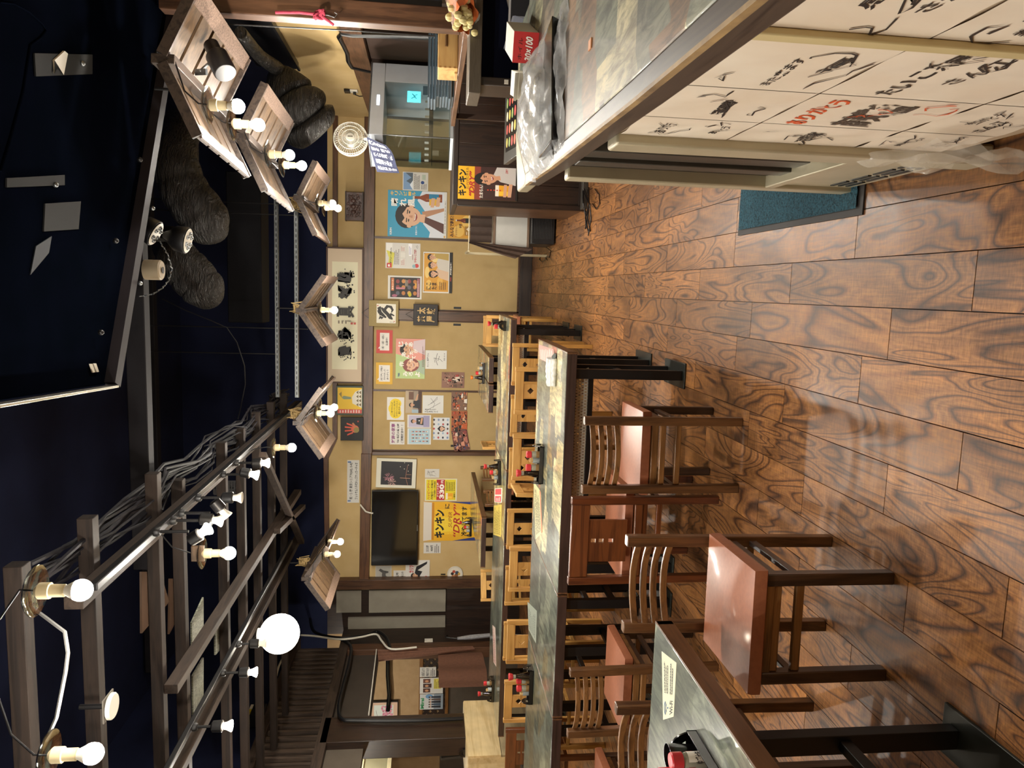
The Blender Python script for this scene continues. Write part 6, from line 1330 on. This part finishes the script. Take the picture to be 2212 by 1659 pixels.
# things on the counter
bg = thing('wrapped_tray', 'black tray sealed in crumpled clear plastic lying on the counter', 'tray', (0, 0, 0))
part('black_tray', MB().hexa([(.47, 2.33, 1.1005), (.84, 2.40, 1.1005), (.80, 2.62, 1.1005), (.46, 2.56, 1.1005)], [(.46, 2.31, 1.135), (.85, 2.39, 1.135), (.81, 2.64, 1.135), (.45, 2.58, 1.135)]), TRAYM, bg, .004)
part('plastic_wrap', crumple((.655, 2.72, 1.104), .46, .50, .075, 3, 34, .010), film('wrap_film', '#cfd0d2', .5, .12), bg)
part('plastic_wrap', crumple((.66, 2.36, 1.104), .44, .16, .022, 9, 22, .006), MATS['wrap_film'], bg)
tb_ = Vector((.92, 2.94, 1.1005))
fb = thing('foil_box', 'red and white foil roll box with 30x100 on its red end', 'box', tb_, -.42)
part('carton', MB().bb(-.055, .055, 0, .34, 0, .095), mat('carton_white', '#d3cfc6', '#cbc7be', .5), fb, .002)
part('red_end', MB().bb(-.055, .055, -.0015, .0005, 0, .095), flat('#bb2626'), fb)
draw([('t', 'ホイル', .1, .64, .7, .16, '#1d1414', .0), ('t', '30×100', .06, .22, .8, .3, '#f0ece4', .03, .3)], .11, .095, fb, lambda a, b, z: (-.055+.11*a, -.0025-z, .095*b))
fb2 = thing('foil_box', 'open white wrap carton with tomato print beside the red-ended box', 'box', tb_+Vector((-.115, .10, 0)), -.30)
part('carton', MB().bb(-.05, .05, 0, .31, 0, .06), MATS['carton_white'], fb2, .002)
part('open_flap', MB().hexa([(-.05, -.002, .06), (.05, -.002, .06), (.05, -.11, .085), (-.05, -.10, .085)], [(-.05, -.002, .062), (.05, -.002, .062), (.05, -.11, .087), (-.05, -.10, .087)]), MATS['carton_white'], fb2)
draw([('e', .5, .6, .15, .2, '#c9583a'), ('t', 'アルミ', .1, .15, .5, .2, '#3a3434', .01), ('t', 'たっぷり', .6, .8, .35, .12, '#b8343a', .01)], 1, 1, fb2, lambda a, b, z: (-.05+.1*a, -.10+.098*b, .0868-.025*b+z+.001))
single('paper_scrap', 'small orange-edged paper scrap on the counter top', 'scrap', MB().bb(.615, .64, 1.93, 1.96, 1.1005, 1.104), flat('#c98a5a'))
# ================================================================ left side
bn = thing('plank_bench', 'pale pine plank box at the left end of the far table row', 'bench', (0, 0, 0))
PINEY = wood('pale_pine_y', '#c9ae7c', '#dcc596', 'y', .55, .5)
for i in range(3): part('top_plank', MB().bb(-5.62+i*.19, -5.44+i*.19-.003, 7.55, 8.6, .96, .99), PINEY, bn, .003)
part('front_board', MB().bb(-5.08, -5.05, 7.5, 8.6, .62, .985), PINEY, bn, .003)
part('front_board', MB().bb(-5.08, -5.05, 7.5, 8.6, .02, .615), wood('grey_pine_y', '#8a7a5e', '#a0906f', 'y', .6, .5), bn, .003)
part('end_board', MB().bb(-5.62, -5.08, 7.5, 7.53, .5, .985), PINEY, bn, .003)
part('shelf', MB().bb(-5.60, -5.09, 7.56, 8.55, .3, .32), DARKX, bn)
st_o = (-5.30, 8.05, .9905, PI/2); tray(st_o, 'tray on the pale pine box')
soy(at(st_o, (-.06, 0, .0065))+(0,), 'tray on the pale pine box', ORCAP); shaker(at(st_o, (0, .01, .0065))+(0,), 'tray on the pale pine box'); picks(at(st_o, (.06, 0, .0065))+(0,), 'tray on the pale pine box')
# passage end wall: lattice, sheets, frame, pipe
Yp = 10.985
LA, LB = onY(915, 1400, Yp), onY(960, 1572, Yp)
xa, xb, zb, za = LB.x, LA.x, LA.z, LB.z
lt2 = thing('lattice_panel', 'dark diagonal lattice strip on the passage wall behind the doorway', 'lattice', (0, 0, 0))
part('rail', MB().bb(xa, xb, Yp-.03, Yp, zb, zb+.06), T1X, lt2, .003); part('rail', MB().bb(xa, xb, Yp-.03, Yp, za-.05, za), T1X, lt2, .003)
hL = zb-za; n = int((xb-xa)/.115)+4
for i in range(-4, n):
    x0 = xa+i*.115
    for s, dy in ((1, -.006), (-1, -.014)):
        P, Q = Vector((x0 if s > 0 else x0+hL, Yp+dy, za)), Vector((x0+hL if s > 0 else x0, Yp+dy, zb))
        if P.x > Q.x: P, Q = Q, P
        if Q.x <= xa or P.x >= xb: continue
        f = lambda xv, P=P, Q=Q: P.lerp(Q, (xv-P.x)/(Q.x-P.x))
        p = f(xa) if P.x < xa else P; q = f(xb) if Q.x > xb else Q
        if (q-p).length > .03: part('lattice_strip', MB().bar(p, q, .042, .007, (0, 1, 0)), DARKX, lt2)
S('notice_sheet', 'white notice on the lattice in the passage, nearest the curtain', 'notice', (907, 942, 1441, 1462), Yp-.03, '#d3d0c8', [('t', '2名様より', .08, .7, .8, .2, '#2a2828', .02), ('t', '予約承ります', .08, .42, .84, .2, '#2a2828', .02), ('lines', .08, .06, .92, .36, 3, '#3a3838')])
S('flyer', 'flyer with three framed photos and yellow text block on the lattice', 'poster', (907, 957, 1464, 1498), Yp-.03, '#d6d4cd', [('r', .08, .55, .34, .86, '#5a3a30'), ('r', .38, .5, .64, .86, '#4a3430'), ('r', .68, .55, .94, .86, '#6a4438'), ('r', .3, .08, .94, .4, '#d6c75a'), ('lines', .34, .1, .9, .38, 4, '#6a6430'), ('e', .2, .7, .07, .08, '#c9956f'), ('e', .5, .7, .07, .08, '#c9956f'), ('e', .8, .7, .07, .08, '#c9956f')])
S('magazine_cover', 'magazine cover with green title and a group of people on the lattice', 'poster', (907, 957, 1499, 1532), Yp-.03, '#c5c6c4', [('t', 'Mirai', .06, .82, .7, .15, '#2f8a52', .04), ('r', .0, .0, 1, .4, '#8a949c'), ('e', .85, .6, .14, .16, '#6f97bd')] + [it for k in range(5) for it in (('p', [(.1+.16*k, .1), (.24+.16*k, .1), (.22+.16*k, .5), (.12+.16*k, .5)], ['#2a2c32', '#3a4a5a', '#22242a', '#5a4a44', '#2d3440'][k]), ('e', .17+.16*k, .56, .04, .05, '#c9956f'), ('e', .17+.16*k, .595, .042, .03, '#1d1816'))])
o, w, h = S('framed_blossom', 'black-framed picture of pink blossoms in the passage', 'picture', (797, 860, 1512, 1572), Yp, '#171213', [('r', .03, .02, .97, .95, '#c9a78e'), ('r', .14, .16, .88, .82, '#cfd6cc'), ('s', [(.3, .5), (.45, .7), (.7, .75)], .01, '#4a4444')], .05)
r10 = random.Random(3); dots = []
for k in range(60): dots.append(('e', r10.uniform(.35, .85), r10.uniform(.2, .55), .035, .03, r10.choice(['#cf7f96', '#d99aa8', '#b8607c'])))
draw(dots, w, h, o, lambda a, b, z: (a*w, -.004-z, b*h))
single('black_drain_pipe', 'glossy black pipe fixed along the passage wall', 'pipe', MB().tube([onY(x, y, Yp-.06) for x, y in [(838, 1412), (838, 1460), (841, 1500), (838, 1535)]], .035, 10), mat('gloss_black', '#0b0b0c', '#111112', .15))
single('wood_batten', 'orange wooden batten with hooks high on the passage wall', 'batten', MB().bb(-6.75, -5.5, Yp-.03, Yp, 2.36, 2.43), T3X)
# curtains in the doorway
BRN = mat('brown_noren', '#6e4936', '#5e3d2d', .85, scale=30)
a0, a1 = onX(806, 1400, -5.1), onX(812, 1428, -5.1)
def cur(u, v):
    y = 10.02-(.26*(1-.62*v))*u-.10*v*.0; z = 2.13-1.35*v-.03*u
    return (-5.10+.03*math.sin(u*19+v)*(.4+.6*(1-v)), y+.07*v, z)
single('door_curtain', 'brown curtain bunched aside at the left doorway, hanging from its rail', 'curtain', MB().grid(cur, 40, 14), BRN)
single('half_curtain', 'lower brown curtain panel spanning the left doorway', 'curtain', MB().grid(lambda u, v: (-5.14+.014*math.sin(u*14), 10.0-.95*u, 1.28-.62*v-.03*math.sin(u*3)*v), 30, 8), BRN)
single('curtain_rail', 'thin white curtain rail across the left doorway head', 'rail', MB().tube([(-5.12, 10.12, 2.15), (-5.12, 8.47, 2.13)], .008, 8), WHITEP)
single('dark_board', 'dark grey board leaning below the lattice in the left doorway', 'board', MB().hexa([(-5.7, 8.55, 0), (-5.67, 8.55, 0), (-5.67, 9.35, 0), (-5.7, 9.35, 0)], [(-5.8, 8.55, 1.25), (-5.77, 8.55, 1.25), (-5.77, 9.35, 1.25), (-5.8, 9.35, 1.25)]), mat('slate_board', '#3f3b35', '#36322d', .6))
um = thing('umbrella', 'closed umbrella with dark crook handle and silvery wrap beside the doorway', 'umbrella', (0, 0, 0))
U0, U1, U2 = onX(975, 1378, -5.02), onX(988, 1379, -5.02), onX(1060, 1372, -5.02)
part('wrap', MB().tube([U1, U1.lerp(U2, .4), U2, Vector((U2.x, U2.y-.02, .005))], [.02, .035, .03, .008], 8), mat('silver_film', '#8d9094', '#aeb0b4', .35, .3, scale=40, bumpy=.5), um)
part('handle', MB().tube([U1, U0, U0+Vector((0, .02, .07)), U0+Vector((0, .06, .085)), U0+Vector((0, .085, .05))], .011, 8), BLACKP, um)
# cables and switch at the corner post
def run(label, px, X, r, m, nm='wall_cable'):
    P = [onX(x, y, X) for x, y in px]; pts = []
    for i in range(len(P)-1):
        p0, p1, p2, p3 = P[max(i-1, 0)], P[i], P[i+1], P[min(i+2, len(P)-1)]
        for k in range(5):
            u = k/5; pts.append(.5*((2*p1)+(-p0+p2)*u+(2*p0-5*p1+4*p2-p3)*u*u+(-p0+3*p1-3*p2+p3)*u**3))
    pts.append(P[-1]); single(nm, label, 'cable', MB().tube(pts, r, 8), m)
run('thick black cable looping over the corner post beside the doorway', [(668, 1290), (672, 1350), (690, 1370), (740, 1378), (790, 1372), (815, 1364), (835, 1378), (842, 1400)], -5.06, .022, BLACKP)
run('cream cable following the black one past the doorway corner', [(650, 1372), (680, 1374), (735, 1381), (780, 1376), (812, 1370), (825, 1385), (845, 1402), (900, 1398)], -5.03, .014, WHITEP)
run('black cable sagging along the lintel over the left doorway', [(735, 1380), (757, 1395), (755, 1430), (742, 1480), (732, 1525), (738, 1552), (770, 1556), (900, 1556), (1000, 1552)], -5.08, .022, BLACKP)
run('cream cable running up from the globe lantern along the dark wall', [(590, 1500), (602, 1440), (625, 1400), (640, 1385)], -5.12, .014, WHITEP)
q = onX(926, 1383, -5.13)
sw = thing('light_switch', 'cream switch plate on the corner post beside the doorway', 'switch', (-5.138, q.y, q.z)); part('plate', MB().bb(0, .012, -.05, .05, -.06, .06), WHITEP, sw, .003); part('rocker', MB().bb(.012, .018, -.015, .015, -.025, .025), PAPER, sw, .002)
# mirror and small screen in the yellow side room
side_room = struct('wall_side', MB().bb(-6.9, -6.8, 3.0, 8.2, 0, 3.0), mat('yellow_plaster', '#c9a868', '#bd9a5a', .85))
fm = thing('framed_mirror', 'cream-framed glass panel on the yellow side room wall, a bulb mirrored in it', 'mirror', (0, 0, 0))
qa, qb = onX(782, 1615, -6.75), onX(845, 1659, -6.75)
yy0, yy1, zz0, zz1 = qa.y-1.3, qa.y, qb.z, qa.z
CRF = mat('cream_frame', '#c9bd98', '#bfb28c', .45)
for a, b, c, d in ((yy0, yy1, zz0, zz0+.06), (yy0, yy1, zz1-.06, zz1), (yy0, yy0+.06, zz0+.06, zz1-.06), (yy1-.06, yy1, zz0+.06, zz1-.06)): part('frame_side', MB().bb(-6.8, -6.75, a, b, c, d), CRF, fm, .006)
part('glass', MB().bb(-6.79, -6.775, yy0+.06, yy1-.06, zz0+.06, zz1-.06), mat('mirror_glass', '#b9b594', '#b2ae8c', .06, .5), fm)
single('brown_rail', 'brown wooden rail on the yellow wall below the framed panel', 'rail', MB().bb(-6.8, -6.74, 3.2, 8.0, 1.5, 1.62), BEAM_Y)
q = onX(968, 1610, -5.5)
tb2 = thing('small_tablet', 'small tablet with a blue lit screen standing on the pine box', 'tablet', (-5.5, 8.42, .9905), 0)
part('case', MB().box((0, 0, .085), (.012, .24, .17), Matrix.Rotation(-.2, 3, 'Y')), BLACKP, tb2, .003); part('screen', MB().box((.0075, 0, .087), (.002, .2, .135), Matrix.Rotation(-.2, 3, 'Y')), emit('blue_screen', (.25, .38, .85, 1), .9), tb2); part('foot', MB().bb(-.06, .01, -.05, .05, 0, .008), BLACKP, tb2)
# yellow tagged box under the dark roof at left
q = onX(553, 1522, -5.0)
yb2 = thing('breaker_box', 'small dark box with yellow cap in the dark upper left wall', 'box', (-5.14, q.y, q.z)); part('case', MB().bb(-.08, .08, -.12, .12, -.10, .05), BLACKP, yb2, .006); part('yellow_cap', MB().bb(-.05, .085, -.1, .0, .05, .09), flat('#c9b424'), yb2); part('white_tab', MB().bb(.0, .085, .02, .1, .05, .08), WHITEP, yb2)
